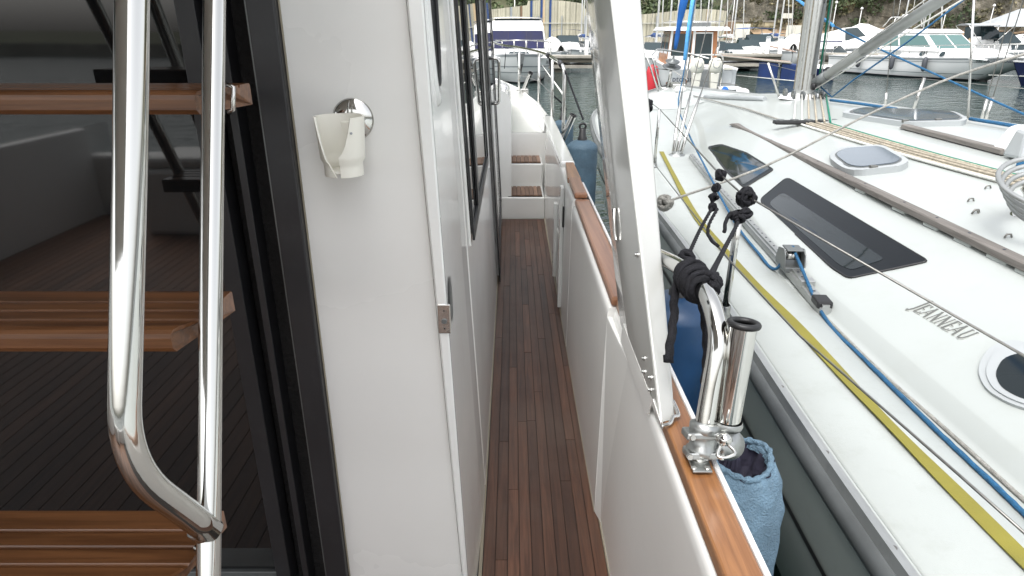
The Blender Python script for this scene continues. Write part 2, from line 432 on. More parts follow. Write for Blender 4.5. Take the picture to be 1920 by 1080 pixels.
UNIT_TXT = {}
def text_mesh(txt, size, ext=0.002):
    cu = bpy.data.curves.new('lettering', 'FONT'); cu.body = txt; cu.size = size; cu.extrude = ext; cu.resolution_u = 2
    o = bpy.data.objects.new('tmp', cu); COL.objects.link(o)
    dg = bpy.context.evaluated_depsgraph_get(); me = bpy.data.meshes.new_from_object(o.evaluated_get(dg))
    bpy.data.objects.remove(o); return me
def place_text(txt, size, origin, xdir, ydir, mat, parent, name='lettering', ext=0.002):
    me = text_mesh(txt, size, ext); me.materials.clear(); me.materials.append(M[mat])
    x = Vector(xdir).normalized(); z = x.cross(Vector(ydir)).normalized(); y = z.cross(x)
    R = Matrix((x, y, z)).transposed().to_4x4()
    me.transform(Matrix.Translation(Vector(origin) - (world_of(parent) if parent else Vector())) @ R)
    o = bpy.data.objects.new(name, me); COL.objects.link(o); o.parent = parent
    return o
# ------------------------------------------------------------ water, land, quay walls
def water_mat():
    m, n, l, b = newmat('harbour water')
    b.inputs['Base Color'].default_value = (0.022, 0.045, 0.042, 1); b.inputs['Roughness'].default_value = 0.03; b.inputs['IOR'].default_value = 1.34
    geo = n.new('ShaderNodeNewGeometry'); mp = n.new('ShaderNodeMapping'); mp.inputs['Scale'].default_value = (1.0, 1.25, 1.0)
    l.new(geo.outputs['Position'], mp.inputs['Vector'])
    a = n.new('ShaderNodeTexNoise'); a.inputs['Scale'].default_value = 1.5; a.inputs['Detail'].default_value = 4; a.inputs['Roughness'].default_value = .5; a.inputs['Distortion'].default_value = .5
    c = n.new('ShaderNodeTexNoise'); c.inputs['Scale'].default_value = 5.0; c.inputs['Detail'].default_value = 2
    l.new(mp.outputs[0], a.inputs['Vector']); l.new(mp.outputs[0], c.inputs['Vector'])
    ad = n.new('ShaderNodeMath'); ad.operation = 'MULTIPLY_ADD'; ad.inputs[1].default_value = 0.25
    l.new(c.outputs['Fac'], ad.inputs[0]); l.new(a.outputs['Fac'], ad.inputs[2])
    bp = n.new('ShaderNodeBump'); bp.inputs['Strength'].default_value = 1.0; bp.inputs['Distance'].default_value = 0.075
    l.new(ad.outputs[0], bp.inputs['Height']); l.new(bp.outputs[0], b.inputs['Normal'])
    return m
M['water'] = water_mat()
mb = MB(); R = 900
mb.add([(-R,-R,0),(R,-R,0),(R,R,0),(-R,R,0)], [(0,1,2,3)])
tag(mb.done('water', 'water'), kind='structure')
mb = MB(); mb.add([(-R,-R,-4),(R,-R,-4),(R,R,-4),(-R,R,-4)], [(0,1,2,3)])
tag(mb.done('seabed', 'concdark'), kind='structure')

def hill_mat():
    m, n, l, b = newmat('wooded hillside')
    geo = n.new('ShaderNodeNewGeometry')
    t = n.new('ShaderNodeTexNoise'); t.inputs['Scale'].default_value = 0.09; t.inputs['Detail'].default_value = 9; t.inputs['Roughness'].default_value = .7
    l.new(geo.outputs['Position'], t.inputs['Vector'])
    r = n.new('ShaderNodeValToRGB'); e = r.color_ramp.elements
    e[0].position = .35; e[0].color = (.018,.026,.014,1); e[1].position = .72; e[1].color = (.12,.115,.07,1)
    k = r.color_ramp.elements.new(.5); k.color = (.06,.065,.03,1)
    l.new(t.outputs['Fac'], r.inputs[0]); l.new(r.outputs[0], b.inputs['Base Color']); b.inputs['Roughness'].default_value = .95
    bp = n.new('ShaderNodeBump'); bp.inputs['Distance'].default_value = .8; l.new(t.outputs['Fac'], bp.inputs['Height']); l.new(bp.outputs[0], b.inputs['Normal'])
    return m
def cliff_mat():
    m, n, l, b = newmat('quarried rock')
    geo = n.new('ShaderNodeNewGeometry')
    t = n.new('ShaderNodeTexNoise'); t.inputs['Scale'].default_value = 0.35; t.inputs['Detail'].default_value = 12; t.inputs['Roughness'].default_value = .75
    v = n.new('ShaderNodeTexVoronoi'); v.inputs['Scale'].default_value = 0.9
    for q in (t, v): l.new(geo.outputs['Position'], q.inputs['Vector'])
    r = n.new('ShaderNodeValToRGB'); e = r.color_ramp.elements
    e[0].position = .36; e[0].color = (.035,.034,.026,1); e[1].position = .66; e[1].color = (.36,.32,.255,1)
    k = r.color_ramp.elements.new(.5); k.color = (.15,.135,.10,1)
    l.new(t.outputs['Fac'], r.inputs[0])
    mx = n.new('ShaderNodeMixRGB'); mx.blend_type = 'MULTIPLY'; mx.inputs[0].default_value = .5
    l.new(r.outputs[0], mx.inputs[1]); l.new(v.outputs['Distance'], mx.inputs[2]); l.new(mx.outputs[0], b.inputs['Base Color'])
    b.inputs['Roughness'].default_value = .95
    bp = n.new('ShaderNodeBump'); bp.inputs['Distance'].default_value = .6; l.new(t.outputs['Fac'], bp.inputs['Height']); l.new(bp.outputs[0], b.inputs['Normal'])
    return m
M['hill'] = hill_mat(); M['cliff'] = cliff_mat()

SHORE = 96.0
def land_h(x, y):
    """ground height of the land round the harbour (quay level 1.2 m at the shore)"""
    d = y - SHORE - 10
    h = 1.3 + max(0, d)**0.95 * (0.62 + .16*noise.noise(Vector((x*.012, y*.012, 1))))
    h += 2.2*noise.noise(Vector((x*.05, y*.05, 3)))*min(1, max(0, d)/14)
    return min(h, 62 + 8*noise.noise(Vector((x*.01, y*.01, 5))))
mb = MB(); rows = []
for j in range(46):
    y = SHORE + (j/45)**1.7*260
    rows.append([(x, y, land_h(x, y)) for x in np.linspace(-260, 330, 110)])
mb.loft(rows, True)
tag(mb.done('hillside', 'hill'), kind='structure')
mb = MB(); rows = []          # low land on the other shore, behind the viewer
for j in range(14):
    y = -75 - (j/13)**1.5*200
    rows.append([(x, y, 1.3 + max(0, -y-85)**.9*.015*(1+.4*noise.noise(Vector((x*.02,y*.02,9))))) for x in np.linspace(-300, 300, 60)])
mb.loft(rows, True, flip=True)
tag(mb.done('far_shore', 'hill'), kind='structure')
mb = MB().box((-300,-75.5,-3), (300,-75,1.32)); tag(mb.done('far_quay', 'concrete'), kind='structure')
mb = MB().box((-260, SHORE-.8, -3.5), (330, SHORE, 1.3)); tag(mb.done('harbour_quay', 'concrete'), kind='structure')
mb = MB().box((-260, SHORE, 1.0), (330, SHORE+11, 1.32)); tag(mb.done('quay_road', 'concrete'), kind='structure')

# rock face at the right, a displaced sheet standing in front of the slope
mb = MB(); rows = []
for j in range(30):
    v = j/29; r = []
    for i in range(120):
        x = 34 + i*1.35
        base = SHORE + 9 + 1.5*math.sin(x*.06); z = 1.2 + v*19*(1+.12*math.sin(x*.09))*min(1, (x-30)/18)
        off = 2.6*noise.fractal(Vector((x*.16, 0, z*.22)), 1.0, 2.1, 5)
        r.append((x, base + v*7.0 + off*(.3+v*.7), z + .5*off))
    rows.append(r)
mb.loft(rows, False)
tag(mb.done('rock_face', 'cliff'), kind='structure')
# earth bank under the rocks
mb = MB(); rows = []
for j in range(5):
    v = j/4; rows.append([(x, SHORE+4+v*5 + .4*noise.noise(Vector((x*.3,v*3,0))), 1.3 + v*1.6 + .35*noise.noise(Vector((x*.4,v*5,2)))) for x in np.linspace(36, 150, 90)])
mb.loft(rows, True); M['earth'] = paint('brown earth', (0.26,0.18,0.11), 0.95, 0.3, 0.5, dirt=.4, dirtcol=(.12,.10,.06))
tag(mb.done('earth_bank', 'earth'), kind='structure')

# far-off wood: leaf-sized clumps of faces spread through lumpy crowns over the slope
def leaf_mass(name, pts, rad, per, size, mat, flat=.8):
    """pts: crown centres (n,3); rad: crown radii; per: faces per crown"""
    pts = np.asarray(pts); n = len(pts); rad = np.asarray(rad)
    u = rng.normal(size=(n, per, 3)); u /= np.linalg.norm(u, axis=2, keepdims=True)
    rr = rng.uniform(.45, 1.0, (n, per, 1))**.6
    lump = 1 + .3*np.sin(u[:,:,0:1]*5 + pts[:,None,0:1]) * np.cos(u[:,:,2:3]*4)
    c = pts[:,None,:] + u*rr*rad[:,None,None]*lump*np.array([1,1,flat])
    c = c.reshape(-1,3); N = len(c)
    a = rng.normal(size=(N,3)); a /= np.linalg.norm(a, axis=1, keepdims=True)
    b_ = np.cross(a, rng.normal(size=(N,3))); b_ /= np.linalg.norm(b_, axis=1, keepdims=True)
    s = (size*rng.uniform(.6,1.4,(N,1)))
    V = np.stack([c-a*s, c-b_*s*.6, c+a*s, c+b_*s*.6], 1).reshape(-1,3)
    me = bpy.data.meshes.new(name); me.vertices.add(len(V)); me.vertices.foreach_set('co', V.ravel())
    me.loops.add(4*N); me.loops.foreach_set('vertex_index', np.arange(4*N)); me.polygons.add(N)
    me.polygons.foreach_set('loop_start', np.arange(0,4*N,4)); me.polygons.foreach_set('loop_total', np.full(N,4)); me.update()
    me.materials.append(M[mat])
    o = bpy.data.objects.new(name, me); COL.objects.link(o); return o
def leaf_mat(name, c1, c2, sc=.18):
    m, n, l, b = newmat(name)
    geo = n.new('ShaderNodeNewGeometry'); t = n.new('ShaderNodeTexNoise'); t.inputs['Scale'].default_value = sc; t.inputs['Detail'].default_value = 3
    w = n.new('ShaderNodeTexWhiteNoise'); w.noise_dimensions = '1D'; l.new(geo.outputs['Random Per Island'], w.inputs['W'])
    l.new(geo.outputs['Position'], t.inputs['Vector'])
    ad = n.new('ShaderNodeMath'); ad.operation = 'MULTIPLY_ADD'; ad.inputs[1].default_value = .28; l.new(w.outputs['Value'], ad.inputs[0]); l.new(t.outputs['Fac'], ad.inputs[2])
    r = n.new('ShaderNodeValToRGB'); r.color_ramp.elements[0].position = .42; r.color_ramp.elements[1].position = .85
    r.color_ramp.elements[0].color = (*c1,1); r.color_ramp.elements[1].color = (*c2,1); l.new(ad.outputs[0], r.inputs[0]); l.new(r.outputs[0], b.inputs['Base Color'])
    b.inputs['Roughness'].default_value = .8; return m
M['leafdark'] = leaf_mat('evergreen leaves', (.018,.036,.016), (.10,.13,.055))
M['leafscrub'] = leaf_mat('dry scrub leaves', (.05,.055,.025), (.22,.19,.11))
M['leafbrush'] = leaf_mat('light green bushes', (.03,.07,.012), (.14,.22,.05))
pts, rad = [], []
for k in range(900):
    y = SHORE + 12.5 + rng.uniform(0,1)**2.2*95; x = rng.uniform(-110, 60) * (.4 + y/180)
    if x > 33 and y < SHORE + 26: continue
    r = rng.uniform(1.4, 3.4); pts.append((x, y, land_h(x,y) + r*.55)); rad.append(r)
tag(leaf_mass('wood', pts, rad, 170, .34, 'leafdark'), kind='stuff')
pts, rad = [], []
for k in range(150):
    x = rng.uniform(-90, 80); y = SHORE + rng.uniform(11.5, 30)
    if x > 33: continue
    r = rng.uniform(.8, 2.0); pts.append((x, y, land_h(x,y) + r*.5)); rad.append(r)
tag(leaf_mass('bushes', pts, rad, 120, .25, 'leafbrush'), kind='stuff')
pts, rad = [], []
for k in range(700):
    x = rng.uniform(33, 150); v = rng.uniform(0, 1)
    r = rng.uniform(.35, 1.3); pts.append((x, SHORE + 8 + v*7.5, 2.6 + v*18)); rad.append(r)
tag(leaf_mass('scrub', pts, rad, 60, .22, 'leafscrub'), kind='stuff')
pts = [(rng.uniform(40,150), SHORE + 8 + rng.uniform(0,5), rng.uniform(3,14)) for k in range(420)]
tag(leaf_mass('brambles', pts, [rng.uniform(.6,1.8) for _ in pts], 90, .24, 'leafdark'), kind='stuff')

# bare trees whose trunks show against the wood
for k, (px, hgt, lab) in enumerate([(1372, 9, 'bare grey tree on the slope above the stone wall'), (1440, 12, 'tall bare tree with a thick dark trunk, behind the left side of the mast'), (1130, 9, 'bare tree behind the top of the white wing support'), (1300, 8, 'thin leafless tree in front of the wood, above the blue furled sail')]):
    x = pxX(px, SHORE+14, 4); base = Vector((x, SHORE+14, land_h(x, SHORE+14)-.3))
    t = thing('bare_tree', base, lab, 'tree')
    mbt = MB(); tr = smoothpath([base, base+Vector((.2,0,hgt*.3)), base+Vector((-.1,.2,hgt*.65)), base+Vector((.3,0,hgt))], 4)
    mbt.tube(tr, list(np.linspace(.22,.04,len(tr))), 7); part(mbt, 'trunk', 'greyteak', t)
    mbl = MB(); rr = random.Random(k)
    for q in range(22):
        h0 = rr.uniform(.25,.95)*hgt; a = rr.uniform(0,6.28); L = rr.uniform(1.0,2.6)
        p0 = base + Vector((.1,0,h0)); p1 = p0 + Vector((math.cos(a)*L*.5, math.sin(a)*L*.5, L*.45)); p2 = p1 + Vector((math.cos(a+.4)*L*.4, math.sin(a+.4)*L*.4, L*.6))
        mbl.tube([p0,p1,p2], [.05,.03,.012], 4)
        mbl.tube([p1, p1+Vector((rr.uniform(-.7,.7), rr.uniform(-.7,.7), rr.uniform(.3,1)))], [.025,.01], 3)
    part(mbl, 'limbs', 'greyteak', t)

# corrugated screen wall on the quay: pale panels with odd coloured strips, each panel a piece
W = thing('corrugated_wall', (pxX(1010,88,1.3),88,1.3), 'long pale corrugated wall with coloured strips behind the moored boats', 'wall')
x0, x1 = pxX(700,88,2), pxX(1345,88,2)
mb = MB().box((x0-6, 87.3, -3), (x1+10, 100, 1.3)); tag(mb.done('quay_apron', 'concrete'), kind='structure')
cols = ['cream','cream','cream','grey','cream','tan','cream','white2','cream','bluecanvas','cream','cream','brown2','cream']
M['cream'] = paint('cream sheet', (.46,.43,.33), .7, .10, .6, rnd=.12, dirt=.4, dirtcol=(.25,.22,.16)); M['white2'] = paint('pale sheet', (.58,.57,.50), .7, .06, .6, rnd=.1)
M['brown2'] = paint('brown sheet', (.20,.13,.08), .7, .1, .6)
x = x0; k = 0; rr = random.Random(3); prof = lambda x: 5.2 + .45*math.sin(x*.32) - .028*(x-8) + (.5 if (x > 2 and x < 9) else 0)
while x < x1:
    w = rr.choice([.55,.8,1.0,1.25]); c = rr.choice(cols)
    if c in ('bluecanvas','brown2','grey','tan'): w = .28
    zt = prof(x); n = max(2, int(w/.14)); m_ = MB(); rows = [[],[]]
    for i in range(n+1):
        xx = x + w*.97*i/n; yy = 88 + (.05 if i % 2 else 0); rows[0].append((xx,yy,1.3)); rows[1].append((xx,yy,prof(xx)))
    m_.loft(rows, False); part(m_, 'panel', c, W); x += w; k += 1
m_ = MB()
for zz in (3.5,): m_.box((x0, 87.86, zz), (x1, 87.93, zz+.09))
part(m_, 'rail', 'white2', W)
m_ = MB()
for i in range(int((x1-x0)/3)): m_.box((x0+i*3, 87.8, 1.3), (x0+i*3+.12, 87.9, 4.4))
part(m_, 'posts', 'grey', W, stuff=True)

# masonry retaining wall to the right of it, its larger stones real
W = thing('stone_wall', (pxX(1400,SHORE+10,1.3), SHORE+10, 1.3), 'long ochre stone retaining wall below the wooded slope', 'wall')
M['stone'] = paint('ochre stone', (.36,.31,.20), .9, .25, .8, rnd=.28, dirt=.4, dirtcol=(.16,.13,.09))
xa, xb = pxX(1240,SHORE+9,2), pxX(1560,SHORE+9,2)
part(MB().box((xa, SHORE+9.25, 1.2), (xb, SHORE+10.2, 3.95)), 'mortar', 'concrete', W)
x = xa; rr = random.Random(5); big = []
for row in range(4):
    x = xa + rr.uniform(0,.5); z = 1.35 + row*.64
    while x < xb - 1:
        w = rr.uniform(.55, 1.25); big.append((x, z, w)); x += w + .05
for (x,z,w) in big[:290]: brick('stone', (x, SHORE+9.1+rr.uniform(0,.07), z), (x+w, SHORE+9.6, z+.59), 'stone', W)
part(MB().box((xa, SHORE+9.0, 3.95), (xb, SHORE+10.3, 4.1)), 'coping', 'concrete', W)

# hoardings and a sign on the quay
def hoard(px0, px1, z0, z1, Y, mat, lab, cat='hoarding'):
    t = thing('hoarding', (pxX((px0+px1)/2,Y,z0), Y, 1.3), lab, cat)
    a, b = pxX(px0,Y,z0), pxX(px1,Y,z0)
    part(MB().box((a,Y,z0),(b,Y+.08,z1)), 'board', mat, t)
    for x in (a+.1, b-.2): part(MB().box((x,Y+.09,1.3),(x+.1,Y+.2,z1-.05)), 'post', 'grey', t)
hoard(1377,1404,1.5,3.6,SHORE+4,'white2','pale ribbed hoarding on the quay below the stone wall')
hoard(1472,1502,1.6,3.4,SHORE+4,'white2','cream hoarding on the quay just left of the big mast')
hoard(1338,1375,1.5,3.9,SHORE+5,'brown2','dark brown shed front below the stone wall','shed')
hoard(1466,1486,4.4,5.1,SHORE+8,'white2','small white sign on a post above the stone wall','sign')
# street lamps
for (px, h, lab) in [(1563,5.0,'white lamp post on the earth bank right of the mast'), (1612,4.2,'slim lamp post in front of the rocks'), (1256,6.0,'lamp post behind the corrugated wall, left of the blue furled sail'), (965,7.0,'lamp post rising behind the corrugated wall'), (1373,6.3,'slim post above the stone wall'), (1770,4.0,'thin pole at the foot of the rock face'), (1857,4.6,'white pole by the rocks left of the grey tent')]:
    Y = SHORE+3; x = pxX(px,Y,4); t = thing('street_lamp', (x,Y,1.3), lab, 'lamp post', 'lamp posts along the quay')
    part(MB().tube([(x,Y,1.3),(x,Y,1.3+h)], .06, 6), 'post', 'mastw', t); part(MB().lathe([(.02,-.05),(.2,0),(.2,.15),(.02,.3)], 8, (x,Y,1.3+h)), 'lamp_head', 'white', t)
# grey marquee at far right
x = pxX(1900,SHORE+3,3); t = thing('marquee', (x,SHORE+3,1.3), 'grey pitched tent roof at the foot of the rocks, far right', 'tent')
mb = MB(); mb.add([(x-3.6,SHORE+1,3.2),(x+7,SHORE+1,3.2),(x+7,SHORE+7,3.2),(x-3.6,SHORE+7,3.2),(x+1.0,SHORE+4,5.6),(x+4,SHORE+4,5.6)], [(0,1,5,4),(1,2,5),(2,3,4,5),(3,0,4)])
part(mb, 'roof', 'greycanvas', t)
for dx in (-3.5, 6.9):
    for dy in (1.1, 6.9): part(MB().box((x+dx-.05,SHORE+dy-.05,1.3),(x+dx+.05,SHORE+dy+.05,3.2)), 'post', 'white', t)

# pontoon / finger quay across the view
YP = 44.6
def slab_quay(name, xa, xb, ya, yb, zt, lab, deckmat='concrete', bays=4.0):
    q = thing(name, ((xa+xb)/2, ya, 0), lab, 'pontoon')
    part(MB().box((xa,ya,zt-.16),(xb,yb,zt)), 'deck_slab', deckmat, q, bevel=.02)
    part(MB().box((xa,ya+.12,zt-.42),(xb,yb-.1,zt-.16)), 'beam', 'concdark', q)
    part(MB().box((xa+.05,ya+.06,zt-.78),(xb-.05,yb-.1,zt-.58)), 'lower_beam', 'concrete', q)
    n = max(1, int((xb-xa)/bays))
    for i in range(n+1):
        x = xa + .4 + (xb-xa-.8)*i/n
        part(MB().box((x-.3,ya+.2,-3),(x+.3,yb-.2,zt-.42)), 'pile', 'concdark', q)
    return q
slab_quay('pontoon', pxX(760,YP), pxX(1200,YP), YP, YP+2.2, 1.05, 'weathered concrete finger quay left of the white wing support, right of the flybridge boat')
slab_quay('pontoon', pxX(1204,YP+6), pxX(1478,YP), YP+1.0, YP+3.2, 1.12, 'concrete finger quay behind the boat with two outboards')
slab_quay('pontoon', pxX(1560,46), pxX(1665,46), 46, 48, 1.15, 'concrete finger quay end right of the mast, left of the big white cruiser')
# floating wooden pontoon on a blue float
q = thing('wooden_pontoon', (pxX(1440,38),38,0), 'red brown planked walkway sloping down on a blue float', 'pontoon')
xa, xb = pxX(1385,40), pxX(1500,36)
A, B = atZ(1388,109,1.05), atZ(1500,128,.95); C, D = atZ(1500,117,1.0), atZ(1440,107,1.1)
A = Vector((xa,43.6,1.12)); B = Vector((xb,37.2,.98)); wdir = Vector((.35,1,0)).normalized()*1.1
nP = 46
for i in range(nP):
    p0 = A.lerp(B, i/nP); p1 = A.lerp(B, (i+.9)/nP)
    m_ = MB().hexa([p0+Vector((0,0,-.05)), p1+Vector((0,0,-.05)), p1+wdir+Vector((0,0,-.05)), p0+wdir+Vector((0,0,-.05)), p0, p1, p1+wdir, p0+wdir]); part(m_, 'plank', 'dockwood', q)
m_ = MB(); m_.tube([A+Vector((0,-.06,-.06)), B+Vector((0,-.06,-.06))], .055, 6); part(m_, 'edge_beam', 'concrete', q)
for f0, f1 in ((.60,.86),(.90,1.3)):
    p0 = A.lerp(B, f0); p1 = A.lerp(B, f1)
    m_ = MB().hexa([Vector((p0.x,p0.y,-.4)),Vector((p1.x,p1.y,-.4)),Vector((p1.x,p1.y,-.4))+wdir,Vector((p0.x,p0.y,-.4))+wdir,Vector((p0.x,p0.y,.88)),Vector((p1.x,p1.y,.84)),Vector((p1.x,p1.y,.84))+wdir,Vector((p0.x,p0.y,.88))+wdir])
    part(m_, 'float', 'blueflt', q, bevel=.06)
# folded timber gangway on the quay
x = pxX(1465,46.5,1.5); gw = thing('gangway', (x,46.5,1.12), 'brown timber gangway leaning on the quay, left of the mast', 'gangway')
for i in range(7): part(MB().hexa([(x-.9+i*.26,46.1,1.55-i*.05),(x-.68+i*.26,46.1,1.52-i*.05),(x-.68+i*.26,47,1.62-i*.05),(x-.9+i*.26,47,1.65-i*.05),(x-.9+i*.26,46.1,1.6-i*.05),(x-.68+i*.26,46.1,1.57-i*.05),(x-.68+i*.26,47,1.67-i*.05),(x-.9+i*.26,47,1.7-i*.05)]), 'plank', 'dockwood', gw)
for dx in (-.8,.8): part(MB().tube([(x+dx,46.5,1.12),(x+dx,46.5,1.6)], .03, 6), 'leg', 'alu', gw)
# bollard posts on quay
for k,(px,lab) in enumerate([(1439,'white service pedestal on the quay left of the gangway'),(1463,'slim white post on the quay just right of the gangway'),(1100,'white service pedestal on the quay beside the wing support')]):
    x = pxX(px,46,1.5); z0 = 1.12 if px > 1200 else 1.05
    t = thing('service_post', (x,46,z0), lab, 'pedestal', 'service pedestals on the quays')
    part(MB().box((x-.12,45.9,z0),(x+.12,46.15,z0+1.0)), 'pedestal', 'white', t, bevel=.03); part(MB().frustum(x-.14,x+.14,45.88,46.17,z0+1.0,z0+1.12,.05,.04,.04), 'pedestal_cap', 'grey', t)
# ------------------------------------------------------------ the boat we stand on
DZ = 1.15
Y_ = thing('motor_yacht', (-1.5, 4.0, 0), 'white motor yacht with narrow teak side deck and varnished cap rail, in the foreground', 'motor yacht')
def S(Z): return -0.085 - 0.047*(Z - DZ)
gY = [-3, 2, 4.0, 5.1, 6.45, 7.6, 8.6, 10.0, 10.9, 11.3]
gX = [.335, .335, .335, .337, .265, .095, -.130, -.62, -1.1, -1.5]
gZ = [1.83, 1.83, 1.83, 1.82, 1.84, 1.88, 1.90, 1.96, 2.0, 2.0]
def G(y): return float(np.interp(y, gY, gX))
def GZ(y): return float(np.interp(y, gY, gZ))
ys = list(np.linspace(-3, 4.5, 9)) + list(np.linspace(4.9, 11.3, 26))
gxs = {y: G(y) for y in ys}
# smooth the bow line a little
sm = {}
for i, y in enumerate(ys):
    a = ys[max(0,i-1)]; b = ys[min(len(ys)-1,i+1)]; sm[y] = gxs[y] if y > 10.8 or y < 4.9 else (gxs[a]+2*gxs[y]+gxs[b])/4
mb = MB()
for sgn in (1, -1):
    rows = []
    for y in ys:
        hb = sm[y] + 1.5; z = GZ(y); t = max(0, (y-5)/6.3)
        X = lambda w: -1.5 + sgn*w
        rk = lambda f: y - t**3*1.1*(1-f)
        rows.append([(X(hb-.003), y, z-.004), (X(hb), rk(.98), z-.06), (X(hb*(1-.02*t)), rk(.9), z-.2), (X(hb*(1-.10*t)), rk(.6), 1.0), (X(hb*(1-.28*t)-.04), rk(.2), .35), (X(hb*(1-.45*t)-.10), rk(0), 0), (X(max(0,hb*(1-.7*t)-.5)), rk(-.2), -.5)])
    mb.loft(rows, True, flip=(sgn < 0))
part(mb, 'hull', 'gel', Y_)

# side deck: planks on dark caulking
sd = part(MB().box((-.30,-1.0,DZ-.06),(.262,4.85,DZ-.007)), 'side_deck', 'caulk', Y_)
rr = random.Random(11); nrow = 10; w = (.258+.080)/nrow
for i in range(nrow):
    x = -.080 + i*w; y = -.3 - rr.uniform(0,.8)
    while y < 4.82:
        L = rr.choice([.55,.8,1.1,1.5,1.9]) ; y1 = min(4.82, y+L)
        if y1 > .3: brick('deck_plank', (x+.0010, max(y,.2)+.0010, DZ-.03), (x+w-.0010, y1-.0010, DZ - rr.uniform(0,.0008)), 'deck', sd)
        y = y1
# margin seam along the cabin
part(MB().box((-.090,.2,DZ-.02),(-.081,4.83,DZ+.004)), 'sealant_bead', 'sealant', Y_)
part(MB().box((.2475,1.55,DZ-.02),(.2535,4.83,DZ+.006)), 'sealant_bead', 'sealant', Y_)
part(MB().box((.2580,-.5,DZ-.02),(.2635,1.52,DZ+.005)), 'sealant_bead', 'sealant', Y_)

# bulwark: near part and forward part one centimetre proud of it
def bulw(y0, y1, dx, ztop=1.822):
    mb = MB(); rows = []
    prof = [(.262,DZ-.02),(.2625,1.35),(.264,1.6),(.2655,ztop-.03),(.2665,ztop-.012),(.2695,ztop-.002),(.2745,ztop+.002),(.300,ztop+.0)]
    for y in np.linspace(y0, y1, 12): rows.append([(x+dx, y, z) for x, z in prof])
    mb.loft(rows, True, flip=False)
    for e, fl in ((y0, 1), (y1, -1)):
        p = [(x+dx, e, z) for x, z in prof] + [(.330, e, ztop), (.330, e, DZ-.02)]
        mb.add(p, [tuple(range(len(p)))[::fl]])
    return mb
part(bulw(-1.0, 1.535, 0), 'bulwark', 'gel_shade_lift', Y_)
part(bulw(1.55, 2.62, -.013), 'boarding_gate', 'gel_shade_lift', Y_)
part(bulw(2.635, 2.95, -.013, 1.845), 'bulwark', 'gel_shade_lift', Y_)
part(bulw(2.96, 4.95, -.008, 1.83), 'bulwark', 'gel_shade_lift', Y_)
# tapering corner fillet where the near bulwark steps to the gate
mb = MB(); mb.add([(.262,1.50,DZ),(.262,1.548,DZ),(.249,1.548,DZ),(.2655,1.30,1.80),(.2655,1.548,1.80),(.2515,1.548,1.80)], [(0,2,5,3),(0,1,2),(3,5,4),(1,4,5,2)], False)
part(mb, 'corner_fillet', 'gel_shade_lift', Y_, bevel=.003)
# gate track and hinge post
part(MB().box((.236,3.05,DZ+.02),(.2545,3.12,1.80)), 'gate_post', 'gel', Y_, bevel=.004)
part(MB().box((.2335,3.45,DZ+.04),(.2545,3.50,1.62)), 'gate_post', 'gel', Y_, bevel=.004)
part(MB().box((.2475,3.15,DZ+.06),(.2535,3.4,1.5)), 'gate_recess', 'cock', Y_, bevel=.003)
for z in (1.27,1.33): part(MB().disc((.2338,3.475,z),(-1,0,0),.006,.002,8), 'screw', 'ink', Y_)
part(MB().box((.2435,2.99,1.62),(.2525,3.01,1.72)), 'latch_slot', 'black', Y_)
# cap rail of varnished teak, in lengths
def cap(y0, y1, z, mat, x0=.2725, x1=.3235, bev=.004, taper=0):
    mb = MB().hexa([(x0,y0,z),(x1,y0,z),(x1,y1,z),(x0+taper,y1,z),(x0,y0,z+.027),(x1,y0,z+.027),(x1,y1,z+.027),(x0+taper,y1,z+.027)])
    return part(mb, 'cap_rail', mat, Y_, bevel=bev)
cap(-1.0, 1.535, 1.826, 'cap'); cap(1.55, 2.62, 1.826, 'capold', .262, .3235, .008); cap(2.635, 2.95, 1.848, 'capold', .262, .317, .008); cap(2.99, 3.38, 1.836, 'cap', .262, .325, .004, .02)
part(MB().box((.3250,-1.0,1.80),(.3345,2.95,1.8515)), 'rubbing_strip', 'white', Y_, bevel=.003)
part(MB().box((.256,3.40,1.829),(.334,5.4,1.862)), 'gunwale_top', 'gel', Y_, bevel=.012)

# steps up to the foredeck
def stair(y0, y1, z):
    part(MB().box((-.10,y0,DZ-.01),(.2525,y1+.1,z)), 'step_riser', 'gel', Y_, bevel=.008)
    tr = part(MB().box((-.03,y0+.02,z+.0005),(.235,y1-.05,z+.006)), 'step_tread', 'caulk', Y_)
    for i in range(8): 
        x = -.028 + i*.0328; brick('slat', (x+.002,y0+.023,z+.004),(x+.0308,y1-.053,z+.016), 'stepdeck', tr)
stair(4.84, 5.22, DZ+.165); stair(5.20, 5.56, DZ+.355)
# foredeck walkway and raised trunk
mb = MB(); rows = []
tx = lambda y: float(np.interp(y, [4.8,6.6,7.4,8.2,9.2,10.2], [-.004,-.010,-.09,-.26,-.75,-1.45]))
tz = lambda y: float(np.interp(y, [4.8,5.8,7,8,9.5,10.2], [2.11,2.09,2.03,1.99,1.95,1.93]))
for y in np.linspace(5.5, 10.6, 26):
    e = G(y) - .045; zf = 1.71 + max(0, y-5.5)*.025; a = tx(min(y,10.2)) - .01
    rows.append([(min(a, e-.02), y, zf), (e-.02, y, zf+.002), (e, y, zf+.02), (e+.003, y, GZ(y)+.02), (e+.02, y, GZ(y)+.035), (G(y)+.0, y, GZ(y)+.015), (G(y)+.002,y,GZ(y)-.02)])
mb.loft(rows, True, flip=True); part(mb, 'foredeck', 'gel', Y_)
part(MB().box((-.10,5.5,DZ),(.30,5.53,1.708)), 'foredeck_riser', 'gel', Y_, bevel=.006)
mb = MB(); rows = []
for y in np.linspace(4.86, 10.3, 30):
    a = tx(y); z = tz(y); h = a + 1.5
    half = [(a, DZ if y < 5.6 else 1.65), (a, z-.10), (a-.015, z-.045), (a-.05, z-.012), (a-.12, z+.004), (-1.5+h*.5, z+.05), (-1.5, z+.07)]
    rows.append([(x, y, zz) for x, zz in half] + [(-3-x, y, zz) for x, zz in half[::-1][1:]])
mb.loft(rows, True, flip=True)
